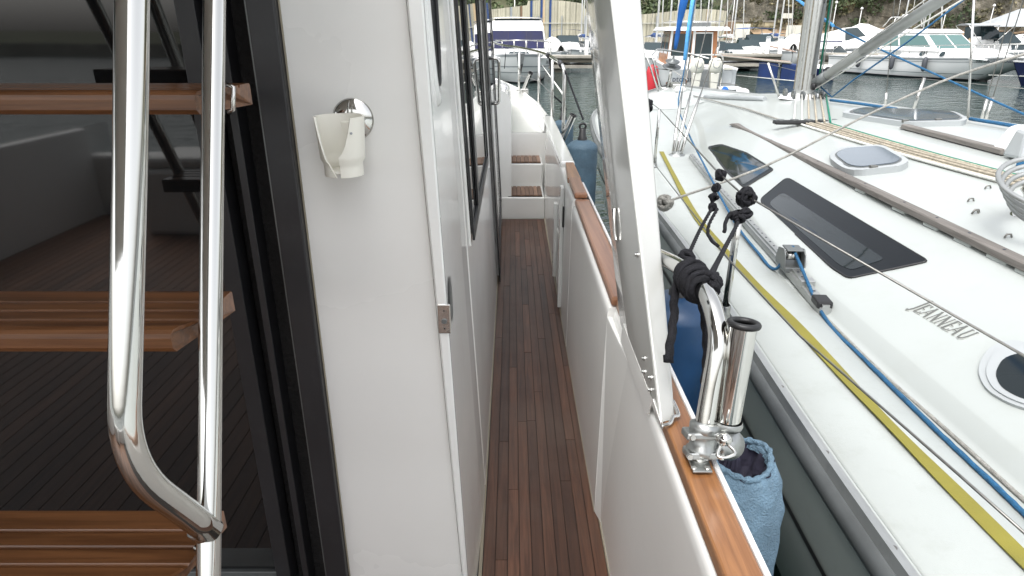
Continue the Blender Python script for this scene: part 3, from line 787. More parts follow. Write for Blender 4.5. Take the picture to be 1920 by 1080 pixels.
mb.add(rows[0], [tuple(range(len(rows[0])))]); mb.add(rows[-1], [tuple(range(len(rows[-1])))[::-1]])
part(mb, 'cabin_trunk', 'gel', Y_)

# cabin side with flange, groove and its openings
E = lambda Z: -.097 - .033*(Z-DZ)
mb = MB(); rows = []; zs = list(np.linspace(DZ-.02, 2.78, 16))
for y, f in [(1.138,0),(1.142,.02),(1.20,.10),(1.35,.45),(1.50,.8),(1.645,1),(1.653,1.35),(1.662,1.35),(1.670,1),(1.69,1)] + [(v,1) for v in np.linspace(1.8, 5.02, 14)]:
    off = .006 if f > 1.2 else 0; g = min(f,1)
    rows.append([(E(z)*(1-g)+S(z)*g - off, y, z) for z in zs])
rows.append([(S(z)-.02, 5.06, z) for z in zs]); rows.append([(-1.5, 5.12, z) for z in zs])
mb.loft(rows, True, flip=False)
part(mb, 'cabin_side', 'gel_shade_lift', Y_)
PE = lambda Z: -.108 - .045*(Z-DZ)
mb = MB(); rows = []
for y, sx in ((1.156,0),(1.136,.0),(1.130,.004),(1.130,None),(1.133,'e')):
    rows.append([((PE(z)+sx) if isinstance(sx,(int,float)) else (E(z)-.003 if sx is None else E(z)), y, z) for z in zs])
mb.loft(rows, False); part(mb, 'corner_flange', 'gel', Y_)
# bulkhead panel with yellowed edge
mb = MB(); mb.add([(-.381,1.15,DZ-.02),(PE(DZ-.02)-.003,1.15,DZ-.02),(PE(3.1)-.003,1.15,3.1),(-.381,1.15,3.1),(-.381,1.17,DZ-.02),(PE(DZ-.02)-.003,1.17,DZ-.02),(PE(3.1)-.003,1.17,3.1),(-.381,1.17,3.1)], [(0,1,2,3),(4,7,6,5),(0,3,7,4),(1,5,6,2)])
part(mb, 'bulkhead', 'panel', Y_)
part(MB().box((-.3838,1.148,DZ),(-.3812,1.17,3.1)), 'sealant_bead', 'sealant', Y_)
part(MB().hexa([(PE(DZ)-.03,1.171,DZ),(PE(DZ)+.006,1.171,DZ),(PE(DZ)+.006,1.18,DZ),(PE(DZ)-.03,1.18,DZ),(PE(3.1)-.03,1.171,3.1),(PE(3.1)+.006,1.171,3.1),(PE(3.1)+.006,1.18,3.1),(PE(3.1)-.03,1.18,3.1)]), 'gap_backing', 'caulk', Y_)

# sliding door: frame, brush seals, track bars, big pane, sill
df = part(MB().box((-.432,1.132,DZ),(-.3845,1.19,3.1)), 'door_frame', 'blackal', Y_, bevel=.003)
part(MB().box((-.4400,1.150,DZ),(-.4325,1.20,3.1)), 'trim', 'aludark', df)
part(MB().box((-.485,1.205,DZ),(-.441,1.26,3.1)), 'brush_seal', 'blackfab', df)
part(MB().box((-.500,1.165,DZ),(-.4855,1.26,3.1)), 'track_bar', 'blackal', df, bevel=.002)
part(MB().box((-.530,1.215,DZ),(-.501,1.26,3.1)), 'brush_seal', 'blackfab', df)
sdr = part(MB().box((-.566,1.170,1.262),(-.5315,1.215,3.1)), 'sliding_door', 'blackal', Y_, bevel=.002)
part(MB().box((-3.0,1.195,1.285),(-.567,1.203,3.1)), 'pane', 'doorglass', sdr)
part(MB().box((-3.0,1.185,1.262),(-.567,1.21,1.2845)), 'bottom_rail', 'aludark', sdr, bevel=.002)
part(MB().box((-3.1,1.135,DZ),(-.4405,1.23,1.245)), 'door_sill', 'blackal', Y_)
part(MB().box((-3.1,1.10,1.2455),(-.568,1.19,1.2585)), 'sill_track', 'alu', Y_, bevel=.002)
part(MB().box((-3.1,1.28,DZ),(-.39,1.30,3.1)), 'cabin_interior', 'caulk', Y_)

# ladder to the flybridge
lad = part(MB().tube(dens([atz(404,-330,.865), atz(403,-60,.845), atz(395,600,.80), atz(391,1080,.77), atz(388,1420,.75)], .05), .0140, 24), 'ladder', 'steel', Y_)
hp = fillet([atz(250,-330,.63), atz(248,-40,.64), atz(245,270,.645), atz(238,560,.65), atz(231,872,.66), atz(394,996,.775)], .065, 9)
part(MB().tube(dens(hp,.03), .0160, 28), 'handrail', 'steel', lad)
part(MB().tube(seg(atz(372,983,.768), atz(399,1001,.780), 5), [.0168,.0178,.0182,.0178,.016], 20), 'weld_collar', 'steel2', lad)
hs2 = [Vector((-.86 - (p.x+.377)*1.0, p.y, p.z)) for p in hp]
part(MB().tube(dens(hs2,.04), .0160, 14), 'handrail', 'steel', lad)
part(MB().tube([(-.87,p.y,p.z) for p in dens([atz(404,-330,.865), atz(395,600,.80), atz(388,1420,.75)],.06)], .014, 14), 'stringer', 'steel', lad)
def tread(yf, yb, zt):
    T = .031; prof = [(yb,zt-T),(yb,zt-.003),(yb-.003,zt)]
    L = yb - yf
    for k in (1,2,3):
        g = yb - L*(.10 + .225*k); prof += [(g+.004,zt),(g+.0022,zt-.0035),(g-.0022,zt-.0035),(g-.004,zt)]
    prof += [(yf+.010,zt),(yf+.004,zt-.002),(yf+.001,zt-.006),(yf,zt-.012),(yf,zt-T+.006),(yf+.003,zt-T)]
    def xr(y): return float(np.interp(y, [yf, yf+.034, yf+.06, yb], [-.418,-.394,-.3925,-.3935]))
    rows = [[(x if x is not None else xr(y), y, z) for y, z in prof] for x in (-.86,-.63,None)]
    mb = MB(); mb.loft(rows, False, True); mb.add(rows[-1], [tuple(range(len(prof)))[::-1]]); mb.add(rows[0], [tuple(range(len(prof)))])
    st = part(mb, 'tread', 'ladder', lad)
    yc = (yf+yb)/2 - .02
    return st
for yf, yb, h in ((.875,1.005,.071),(.705,.833,.337),(.570,.698,.604),(.44,.565,.87)):
    tread(yf, yb, CAM_Z - h)
    c = atX(0,0,-.377) if False else None
    yc = yf + .055; zc = CAM_Z - h - .016
    part(MB().tube([(-.398,yc-.004,zc-.018),(-.3905,yc-.006,zc-.014),(-.386,yc-.004,zc+.016),(-.398,yc,zc+.02)], .0035, 8), 'tread_bracket', 'steel2', lad)
    part(MB().tube([(-.406,yc+.02,zc+.0165),(-.406,yc+.02,zc+.0175)], .004, 8), 'screw', 'steel2', lad)

# white cup-shaped holder on its round stainless base
hc = atY(662,224,1.15)
mb = MB(); mb.lathe([(.0001,.010),(.012,.010),(.020,.009),(.030,.006),(.036,.001),(.0365,0)], 40, hc, (0,-1,0)); base_ = part(mb, 'handset_holder', 'steel', Y_)
part(MB().box((hc.x-.017,1.137,hc.z-.004),(hc.x+.013,1.1405,hc.z+.008)), 'slot', 'black', base_)
cc = atY(636,222,1.098)
def cup_rows(dr):
    rows = []
    nz = 14
    for j in range(nz+1):
        v = j/nz; z = cc.z + .004 - v*.098
        r = (.0415 - .006*v if v < .74 else .0330) - dr
        a0, a1 = -PI/2 - .16, -PI/2 + .06                       # narrow slot low down
        t = max(0, 1 - v/.95)
        g0 = a0 - .95*t**.55 ; g1 = a1 + .62*(max(0,1-v/.62))**.5   # it flares open towards the rim
        n = 30; rows.append([(cc.x + r*math.cos(g1 + (2*PI - (g1-g0))*k/n), cc.y + r*math.sin(g1 + (2*PI - (g1-g0))*k/n), z) for k in range(n+1)])
    return rows
mb = MB(); ro, ri = cup_rows(0), cup_rows(.0032); mb.loft(ro, True); mb.loft(ri, True, flip=True)
for a_, b_ in ((ro[0],ri[0]),(ro[-1],ri[-1])): mb.loft([a_,b_], False)
mb.loft([[r[0] for r in ro],[r[0] for r in ri]], False); mb.loft([[r[-1] for r in ro],[r[-1] for r in ri]], False)
mb.lathe([(.0001,0),(.031,0),(.031,.003),(.0001,.003)], 24, (cc.x,cc.y,cc.z-.088))
part(mb, 'cup', 'whitep', base_)
part(MB().box((cc.x-.010,cc.y+.036,cc.z-.045),(cc.x+.016,1.146,cc.z-.008)), 'bracket', 'whitep', base_, bevel=.003)
part(MB().disc((cc.x+.0255,cc.y-.0322,cc.z-.020),(.62,-.78,0),.0022,.001,8), 'screw', 'grey', base_)

# latch plate and dark finger recess on the cabin corner
p = atY(833,598,1.128)
lp = part(MB().box((p.x-.0125,1.1265,p.z-.031),(p.x+.0125,1.1305,p.z+.031)), 'strike_plate', 'steel2', Y_, bevel=.002)
part(MB().disc((p.x,1.1262,p.z-.004),(0,-1,0),.0055,.003,14), 'catch', 'aludark', lp)
for dz in (-.02,.018): part(MB().disc((p.x,1.1262,p.z+dz),(0,-1,0),.0016,.001,8), 'screw', 'black', lp)
mb = MB(); n = 20; zc = p.z + .018; yc = 1.185; ring = []
mb.add([(E(zc+.048*math.sin(2*PI*k/n))+.0035-.003*((yc+.03*math.cos(2*PI*k/n))-1.15)/.1*.5, yc+.030*math.cos(2*PI*k/n), zc+.048*math.sin(2*PI*k/n)) for k in range(n)], [tuple(range(n))])
part(mb, 'finger_recess', 'aludark', Y_)

# openings in the cabin side: porthole, window, side door
def side_poly(name, pts, mat, off, th=.004, parent=Y_, bevel=0):
    q = [Vector((S(z)+off, y, z)) for y, z in pts]
    return part(MB().prism(q, (-th,0,0)), name, mat, parent, bevel)
def side_bar(name, a, b, w, off, mat, parent, th=.006):
    (ya,za),(yb,zb) = a, b; d = Vector((yb-ya, zb-za)).normalized(); nn = Vector((-d.y, d.x))*w/2
    return side_poly(name, [(ya+nn.x,za+nn.y),(yb+nn.x,zb+nn.y),(yb-nn.x,zb-nn.y),(ya-nn.x,za-nn.y)], mat, off, th, parent)
mb = MB(); n = 40; zc, yc = 2.60, 1.235; 
el = lambda r, k, dx: (E(zc)*.75+S(zc)*.25 + dx - .034*(.19*r*math.sin(2*PI*k/n)), yc + .050*r*math.cos(2*PI*k/n), zc + .19*r*math.sin(2*PI*k/n))
rows = [[el(r,k,dx) for k in range(n)] for r, dx in ((1.22,-.001),(1.18,.007),(1.04,.008),(1.0,.004))]
mb.loft(rows, True, True, flip=True); ph = part(mb, 'porthole', 'gel', Y_)
mb = MB(); mb.add([el(1.0,k,.0045) for k in range(n)], [tuple(range(n))]); part(mb, 'pane', 'winglass', ph)
mb = MB(); mb.tube([el(1.0,k % n,.006) for k in range(n+1)], .004, 6, False); part(mb, 'gasket', 'black', ph)
# window with a white outer lip, black frame and mullion
Z0, Z1 = 1.955, 2.70
wf = side_poly('window', [(1.765,Z0-.03),(3.00,Z0-.03),(3.00,Z1+.05),(1.765,Z1+.05)], 'gel', .004, .008)
wo = side_poly('pane', [(1.79,Z0),(2.96,Z0),(2.96,Z1),(1.79,Z1)], 'winglass', .0065, .003, wf)
side_bar('frame_bar', (1.78,Z0+.0),(2.975,Z0+.0), .035, .014, 'blackal', wf); side_bar('frame_bar', (2.965,Z0+.018),(2.965,Z1), .05, .0142, 'blackal', wf)
side_bar('frame_bar', (1.785,Z0+.018),(1.785,Z1), .018, .0138, 'blackal', wf)
side_bar('mullion', (2.09,Z0+.018),(2.09,Z1-.01), .085, .0145, 'blackal', wf)
side_bar('frame_bar', (1.78,Z1),(2.975,Z1), .035, .0144, 'blackal', wf)
side_bar('lip', (3.02,Z0-.05),(3.02,Z1), .03, .016, 'gel', wf, .014)
# side door
dr = side_poly('side_door', [(3.50,DZ+.03),(4.62,DZ+.03),(4.62,2.77),(3.50,2.77)], 'gel', .010, .010)
side_bar('frame_bar', (3.53,DZ+.02),(3.53,2.76), .22, .020, 'blackal', dr); side_bar('frame_bar', (4.55,DZ+.20),(4.55,2.76), .14, .0195, 'blackal', dr)
side_bar('frame_bar', (3.53,DZ+.05),(4.55,DZ+.20), .08, .0185, 'blackal', dr)
side_poly('pane', [(3.72,1.9),(4.40,1.9),(4.40,2.7),(3.72,2.7)], 'winglass', .0125, .003, dr)
hx = lambda z: S(z) + .012
hpts = fillet([(hx(2.14),3.58,2.14),(hx(2.14)+.05,3.58,2.14),(hx(2.14)+.05,3.58,2.37),(hx(2.37),3.58,2.37)], .02, 5)
part(MB().tube(hpts, .007, 10), 'handle', 'steel', dr)
part(MB().tube([(p_[0], p_[1]+.09, p_[2]) for p_ in hpts], .007, 10), 'handle', 'steel', dr)

# wing support that rises from the cap rail to the flybridge
up = lambda a, b, z: a + (b-a)*((z-a.z)/(b.z-a.z))
Bb = atZ(1238,792,1.854); Bt = atz(1145,0,1.60); Cb = atZ(1264,786,1.854); Ct = atz(1200,0,1.66)
Ab = atZ(1163,606,1.854); At = atz(1097,0,2.2); Bt, Ct, At = [up(a,b,3.05) for a,b in ((Bb,Bt),(Cb,Ct),(Ab,At))]
Db = Ab + Vector((.05,0,0)); Dt = At + Vector((.09,0,0))
mb = MB(); rows = []
for i in range(17):
    t = i/16; a, b_, c, d = Ab.lerp(At,t), Bb.lerp(Bt,t), Cb.lerp(Ct,t), Db.lerp(Dt,t)
    e1 = (b_-a).normalized()*.006; e2 = (c-b_).normalized()*.006
    bow = Vector((-.012*math.sin(PI*t),0,0))
    rows.append([a, a*.7+b_*.3+bow, a*.3+b_*.7+bow, b_-e1*2.2, b_-e1, b_-e1*.3+e2*.3, b_+e2, b_+e2*2.2, c-e2*1.5, c-e2*.4, c+e2*.0+Vector((.002,.004,0)), d])
mb.loft(rows, True, True, flip=True); mb.add(rows[0], [tuple(range(len(rows[0])))]); mb.add(rows[-1], [tuple(range(len(rows[0])))[::-1]])
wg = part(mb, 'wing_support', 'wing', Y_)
nrm = (At-Ab).cross(Bb-Ab).normalized(); nrm = nrm if nrm.x < 0 else -nrm
tr3 = BVHTree.FromPolygons([tuple(v) for v in mb.v], [f for f in mb.f])
def onwing(px, py): 
    loc, n_, i_, d_ = tr3.ray_cast(CAM, ray(px,py).normalized()); return (loc, n_) if loc else (None, None)
for px_, py_ in ((1196,478),(1209,672),(1209,697),(1221,708),(1221,731)):
    lo, n_ = onwing(px_, py_)
    if lo is None: continue
    if n_.dot(CAM-lo) < 0: n_ = -n_
    bt = part(MB().disc(lo - n_*.0005, n_, .0052, .003, 14), 'bolt', 'steel2', wg); part(MB().disc(lo + n_*.0025, n_, .0034, .004, 6), 'bolt_head', 'galv', bt)
lo1, n1 = onwing(1156,392); lo2, _ = onwing(1159,450)
if lo1 and lo2:
    if n1.dot(CAM-lo1) < 0: n1 = -n1
    part(MB().tube([lo1, lo1+n1*.006, lo1.lerp(lo2,.5)+n1*.007, lo2+n1*.006, lo2], .0045, 8), 'slot_trim', 'steel2', wg)
# gusset on the bulwark under the wing, and its steel foot
g0 = [atX(1163,640,.2585), atX(1213,778,.2605), atX(1223,748,.2605), atX(1238,792,.2630), atX(1168,606,.2585)]
part(MB().prism(g0, (.004,0,0)), 'gusset', 'gel_shade_lift', wg, bevel=.001)
fp = [atZ(1240,800,1.858), atZ(1256,794,1.860), atZ(1262,782,1.862), atZ(1272,778,1.862), atZ(1262,752,1.872)]
part(MB().tube(smoothpath(fp,5), .004, 8), 'foot_bracket', 'steel2', wg)

# stainless rail on the cap rail with its clamp, rod holder beside it
rb = atZ(1311,862,1.856)
hoop = smoothpath([rb, rb.lerp(atz(1346,650,1.02),.5), atz(1346,650,1.02), atz(1342,598,1.035), atz(1324,550,1.08), atz(1288,510,1.18), atz(1240,482,1.38), atz(1180,455,1.75)], 8); path = hoop
rail = part(MB().tube(hoop, .0160, 26), 'side_rail', 'steel', Y_)
d0 = (path[3]-path[0]).normalized()
clamp = part(MB().lathe([(.0168,0),(.023,.002),(.024,.012),(.0205,.016),(.0205,.036),(.024,.040),(.024,.053),(.0168,.056)], 20, rb + d0*.008, d0), 'clamp', 'galv', rail)
bx = [atZ(1281,838,1.857), atZ(1299,888,1.857), atZ(1336,888,1.857), atZ(1318,838,1.857)]
part(MB().prism(bx[::-1], (0,0,.004)), 'base_plate', 'galv', rail, bevel=.0015)
for px_, py_ in ((1301,878),(1326,878)): part(MB().disc(atZ(px_,py_,1.861),(0,0,1),.0048,.002,12), 'screw', 'steel2', rail)
sx = Vector((1,0,0)); fy = d0.cross(sx).normalized()
for k in (0,1):
    c0 = rb + d0*(.014 + .032*k) + Vector((0,-.003,0))
    mbx = MB(); L_ = .036 if k == 0 else .045
    mbx.hexa([c0 + sx*a*L_*.72 + fy*b*.019 + d0*c*.006 for c in (-1,1) for a,b in ((-1,-1),(1,-1),(1,1),(-1,1))]); part(mbx, 'clamp_jaw', 'galv', clamp, bevel=.003)
    for sx_ in (-.024,.027): part(MB().disc(c0 + sx*sx_ - fy*.019, -fy, .0055, .004, 6), 'clamp_bolt', 'steel2', clamp)
# rod holder tube
r0, r1 = atz(1361,800,1.045), atz(1394,612,1.0)
dd = (r1-r0).normalized()
rh = part(MB().tube(seg(r0,r1,6), .0210, 32, caps=False), 'rod_holder', 'steel', Y_)
part(MB().tube(seg(r0+dd*.005,r1-dd*.002,4), .0196, 24, caps=False), 'bore', 'aludark', rh)
part(MB().lathe([(.0195,.002),(.0195,-.02)], 24, r1, dd), 'liner', 'black', rh)
mb = MB(); ax = dd.orthogonal().normalized(); ay = dd.cross(ax)
mb.tube([r1 + dd*.004 + (ax*math.cos(2*PI*k/36)+ay*math.sin(2*PI*k/36))*.0212 for k in range(37)], .0055, 10, False); part(mb, 'rubber_rim', 'black', rh)
part(MB().lathe([(.0001,-.006),(.018,-.006),(.0245,0),(.0262,.006),(.0240,.012)], 24, r0, dd), 'end_cup', 'galv', rh)
arm0 = rb + d0*.030; arm1 = r0 - dd*.012
part(MB().tube([arm0+sx*.02, arm0.lerp(arm1,.5)+Vector((0,0,-.004)), arm1], [.013,.016,.020], 14), 'swivel_arm', 'galv', rh)
part(MB().lathe([(.0001,-.013),(.024,-.013),(.026,-.005),(.026,.006),(.022,.014),(.0001,.016)], 20, arm1 + Vector((.006,-.006,-.016)), (.35,-.75,.4)), 'swivel', 'galv', rh)
kc = atz(1357,828,.985)
part(MB().lathe([(.0001,.012),(.007,.011),(.010,.006),(.010,-.008),(.006,-.016)], 16, kc + Vector((0,0,.004)), (.1,-.8,.45)), 'knob', 'steel', rh)
ring = [atz(x,y,z) for x,y,z in ((1352,834,.982),(1345,852,.972),(1352,858,.968),(1366,857,.968),(1378,850,.972),(1370,838,.980),(1358,830,.985))]
part(MB().tube(smoothpath(ring,5), .0028, 8), 'wire_bail', 'steel', rh)

# flybridge overhang, cabin roof, cockpit behind the viewer
part(MB().prism([(-3.45,-1.6,3.05),(-.30,-1.6,3.05),(-.30,1.25,3.05),(-.2,1.7,3.05),(.34,2.3,3.05),(.34,2.75,3.05),(-.2,3.0,3.05),(-3.45,3.0,3.05)][::-1], (0,0,.15)), 'flybridge_overhang', 'cock', Y_, bevel=.03)
part(MB().box((-2.95,1.75,2.785),(-.17,5.2,2.84)), 'cabin_roof', 'gel', Y_, bevel=.03)
cf = part(MB().box((-3.33,-2.6,DZ-.06),(.262,1.13,DZ-.008)), 'cockpit_floor', 'caulk', Y_)
x = -3.3
while x < -.31: brick('floor_plank', (x+.002,-2.55,DZ-.02), (x+.058,1.128,DZ-.0006), 'cockdeck', cf); x += .06
part(MB().box((-3.33,-2.75,DZ-.1),(.33,-2.6,1.62)), 'transom', 'cock', Y_, bevel=.03)
part(MB().box((-3.335,-2.6,DZ-.1),(-3.26,1.13,1.82)), 'bulwark', 'cock', Y_, bevel=.01)
part(MB().box((-3.335,1.13,DZ-.1),(-3.0,5.0,2.78)), 'cabin_side', 'gel_shade_lift', Y_)
part(MB().box((-2.6,-2.55,DZ),(-1.5,-2.0,1.62)), 'cockpit_seat', 'cock', Y_, bevel=.03)
part(MB().box((-2.55,-2.5,1.621),(-1.55,-2.02,1.70)), 'seat_cushion', 'offwhite', Y_, bevel=.03)

# bow rail: top tube, posts, black joint sleeves
tp = [atY(1056,246,5.05), atY(1058,140,5.08), atY(1051,119,5.16), atY(1028,104,5.75), atY(1000,95,6.5), atY(965,88,7.5), atY(936,83,8.5)]
tp += [(-.55,9.6,2.46),(-1.1,10.6,2.5),(-1.5,10.9,2.52)]
tp = [Vector(p_) for p_ in tp]
br = part(MB().tube(smoothpath(tp[:3],6) + smoothpath(tp[2:],6)[1:], .0135, 12), 'bow_rail', 'steel', Y_)
for (px_,py_,pyb,Yp) in ((1036,112,232,5.35),(1011,99,197,6.3),(974,91,170,7.35)):
    a = atY(px_,py_,Yp); b_ = atY(px_-1,pyb,Yp); part(MB().tube([a,b_], .0125, 10), 'post', 'steel', br); part(MB().disc(b_-Vector((0,0,.003)),(0,0,1),.028,.008,12), 'post_foot', 'steel2', br)
for (x_,y_,z_) in ((-.45,9.3,2.0),(-1.1,10.5,2.0)): part(MB().tube([(x_,y_,z_-.1),(x_,y_,z_+.48)], .0125, 8), 'post', 'steel', br)
part(MB().tube(seg(tp[3]+Vector((.002,-.06,-.004)), tp[3]+Vector((-.004,.06,.004)),3), .019, 10), 'sleeve', 'black', br)
part(MB().tube(seg(tp[2]+Vector((.006,-.03,-.014)), tp[2]+Vector((-.004,.05,.006)),3), .020, 10), 'sleeve', 'black', br)
part(MB().tube([atY(1036,178,5.35),atY(1010,152,6.3),atY(974,140,7.35)], .003, 5), 'wire', 'wire', br)
# two more rod holders on the gunwale
for (a, b_, yA, yB) in (((1049,272),(1075,216),4.75,4.70),((983,166),(995,137),7.2,7.1)):
    p0, p1 = atY(*a,yA), atY(*b_,yB); d_ = (p1-p0).normalized()
    o = part(MB().tube(seg(p0,p1,4), .024, 18, caps=False), 'rod_holder', 'steel', Y_)
    u_ = d_.orthogonal().normalized(); v_ = d_.cross(u_)
    part(MB().tube([p1 + (u_*math.cos(2*PI*k/18)+v_*math.sin(2*PI*k/18))*.024 for k in range(19)], .005, 8, False), 'rubber_rim', 'black', o)
    part(MB().tube(seg(p0+d_*.01,p1-d_*.01,3), .021, 12, caps=True), 'bore', 'black', o)
    part(MB().box((p0.x-.035,p0.y-.03,p0.z-.06),(p0.x+.045,p0.y+.05,p0.z+.0)), 'rail_mount', 'steel2', o, bevel=.008)
# ------------------------------------------------------------ the sailing yacht moored alongside
CX = 3.15
J = thing('sailing_yacht', (CX, 6.0, 0), 'large white sailing yacht moored alongside at the right, with smoked cabin windows and grey handrails', 'sailing yacht')
#        Y     w     wb    wt    zd    ze    zr
TAB = [(-4.0, 1.95, 1.70, 1.30, 1.45, 1.74, 1.93),
       (-1.0, 2.30, 1.88, 1.42, 1.45, 1.745, 1.93),
       ( 1.0, 2.350, 1.885, 1.43, 1.45, 1.75, 1.92),
       ( 3.0, 2.270, 1.85, 1.36, 1.45, 1.75, 1.92),
       ( 4.3, 2.260, 1.655, 1.26, 1.45, 1.75, 1.915),
       ( 5.8, 2.30, 1.40, 1.08, 1.455, 1.735, 1.90),
       ( 7.5, 2.22, 1.00, .72, 1.465, 1.68, 1.85),
       ( 9.0, 2.02, .75, .50, 1.475, 1.60, 1.72),
       (10.3, 1.52, .55, .35, 1.485, 1.54, 1.58),
       (11.3, 1.02, .35, .2, 1.495, 1.515, 1.53),
       (12.4, .46, .16, .08, 1.505, 1.515, 1.52),
       (13.3, .05, .02, .01, 1.52, 1.525, 1.53)]
TA = np.array(TAB)
def jt(y):
    i = int(np.clip(np.searchsorted(TA[:,0], y) - 1, 0, len(TA)-2)); p0, p1, p2, p3 = TA[max(i-1,0)], TA[i], TA[i+1], TA[min(i+2,len(TA)-1)]
    t = (y-p1[0])/(p2[0]-p1[0]); m1 = (p2-p0)/(p2[0]-p0[0])*(p2[0]-p1[0]); m2 = (p3-p1)/(p3[0]-p1[0])*(p2[0]-p1[0])
    h = (2*t**3-3*t*t+1)*p1 + (t**3-2*t*t+t)*m1 + (-2*t**3+3*t*t)*p2 + (t**3-t*t)*m2
    return h[1:]
YS = list(np.linspace(-4, 13.3, 90))
mbh = MB(); mbs = MB(); mbd = MB(); mbr = MB()
for sgn in (-1, 1):
    rh, rs, rd = [], [], []
    for y in YS:
        w, wb, wt, zd, ze, zr = jt(y); w = max(w,.02)
        t = max(0, (y-7)/6.3); X = lambda a: CX + sgn*a; rk = lambda f: y - t**4*1.1*(1-f)
        rh.append([(X(w), y, zd-.03), (X(w-.012-.02*t), rk(.97), zd-.10), (X(w*(1-.10*t)-.045), rk(.8), zd-.32), (X(w*(1-.3*t)-.14), rk(.5), .70), (X(w*(1-.5*t)-.34), rk(.2), .28), (X(max(0,w*(1-.6*t)-.52)), rk(0), 0.0), (X(max(0,w*(1-.8*t)-.95)), rk(-.1), -.35)])
        f = 1.0
        rd.append([(X(w), y, zd-.03), (X(w-.004), y, zd), (X(w-.05), y, zd+.004), (X((w+wb)/2), y, zd+.012), (X(wb+.045), y, zd+.014), (X(wb+.032), y, zd+.018), (X(wb+.022), y, zd+.028), (X(wb-.010), y, zd+.068*min(1,(ze-zd)/.2)), (X(wb-.018), y, zd+.074*min(1,(ze-zd)/.2)),
                   (X(wb-.034), y, zd+.080*min(1,(ze-zd)/.2)), (X(wb*.5+wt*.5), y, zd*.5+ze*.5+.018), (X(wt+.015), y, ze-.012), (X(wt-.012), y, ze+.004), (X(wt-.06), y, ze+.022), (X(wt*.6), y, ze+(zr-ze)*.62), (X(wt*.3), y, ze+(zr-ze)*.9), (X(0), y, zr)])
    mbh.loft(rh, True, flip=(sgn < 0)); mbd.loft(rd, True, flip=(sgn > 0))
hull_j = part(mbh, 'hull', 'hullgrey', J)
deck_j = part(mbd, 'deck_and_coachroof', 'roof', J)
BV = BVHTree.FromPolygons([tuple(v) for v in mbd.v], mbd.f)
def jhit(px, py):
    lo, n_, i_, d_ = BV.ray_cast(CAM, ray(px,py).normalized())
    if lo is None: return None, Vector((0,0,1))
    return lo, (n_ if n_.z > 0 else -n_)
def jdown(x, y):
    lo, n_, i_, d_ = BV.ray_cast(Vector((x,y,5)), Vector((0,0,-1)))
    if lo is None: return Vector((x,y,1.5)), Vector((0,0,1))
    return lo, (n_ if n_.z > 0 else -n_)
def jpix(pts, off=.004, n=6, close=False):
    out = []
    P = list(pts) + ([pts[0]] if close else [])
    for i in range(len(P)-1):
        for k in range(n):
            t = k/n; lo, nn = jhit(P[i][0]*(1-t)+P[i+1][0]*t, P[i][1]*(1-t)+P[i+1][1]*t)
            if lo is not None: out.append(lo + nn*off)
    if not close:
        lo, nn = jhit(*P[-1]); 
        if lo is not None: out.append(lo + nn*off)
    return out
def roundpoly(pts, r):
    P = [Vector((a,b,0)) for a,b in pts]; N = len(P); out = []
    for i in range(N):
        a = P[i-1]-P[i]; b = P[(i+1)%N]-P[i]; d = min(r, a.length*.45, b.length*.45)
        A = P[i]+a.normalized()*d; B = P[i]+b.normalized()*d
        for k in range(5):
            t = k/4; q = A*(1-t)**2 + P[i]*2*t*(1-t) + B*t*t; out.append((q.x,q.y))
    return out
def decal(name, pts, mat, parent, off, th, r=8, n=2, bevel=0):
    rp_ = roundpoly(pts, r); cx = sum(p[0] for p in pts)/len(pts); cy = sum(p[1] for p in pts)/len(pts)
    base_ = []
    for i in range(len(rp_)):
        a, b_ = rp_[i], rp_[(i+1) % len(rp_)]
        m_ = max(1, int(math.hypot(a[0]-b_[0], a[1]-b_[1])/14))
        for k in range(m_): base_.append((a[0]+(b_[0]-a[0])*k/m_, a[1]+(b_[1]-a[1])*k/m_))
    rings = []
    for f in (1, .8, .55, .3, .06):
        g = []
        for (x,y) in base_:
            lo, nn = jhit(cx+(x-cx)*f, cy+(y-cy)*f); g.append(lo + nn*off)
        rings.append(g)
    nn = jhit(cx, cy)[1]; k = len(base_)
    mb = MB(); mb.loft(rings, True, True); mb.add(rings[-1], [tuple(range(k))], True); mb.loft([rings[0], [p - nn*th for p in rings[0]]], False, True)
    return part(mb, name, mat, parent, 0)
def shrink(pts, f, dx=0, dy=0):
    cx = sum(p[0] for p in pts)/len(pts); cy = sum(p[1] for p in pts)/len(pts)
    return [(cx+(x-cx)*f+dx, cy+(y-cy)*f+dy) for x,y in pts]

# nonslip field of the side deck, slightly raised
mb = MB(); rows = []
for y in np.linspace(-3.5, 9.0, 70):
    w, wb, wt, zd, ze, zr = jt(y); a, b_ = CX-w+.050, CX-wb-.06
    rows.append([(a, y, zd+.005), (a+.004, y, zd+.0115), ((a+b_)/2, y, zd+.0165), (b_-.004, y, zd+.019), (b_, y, zd+.012)])
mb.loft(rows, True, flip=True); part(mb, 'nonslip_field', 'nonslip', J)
mb = MB(); rows = []
for y in np.linspace(9.3, 11.9, 40):
    w, wb, wt, zd, ze, zr = jt(y); 
    rows.append([(CX + s_*(w-.16), y, jdown(CX + s_*(w-.16), y)[0].z + (.003 if abs(s_) < 1 else -.002)) for s_ in np.linspace(-1,1,41)])
mb.loft(rows, True, flip=False); part(mb, 'foredeck_nonslip', 'nonslip', J)
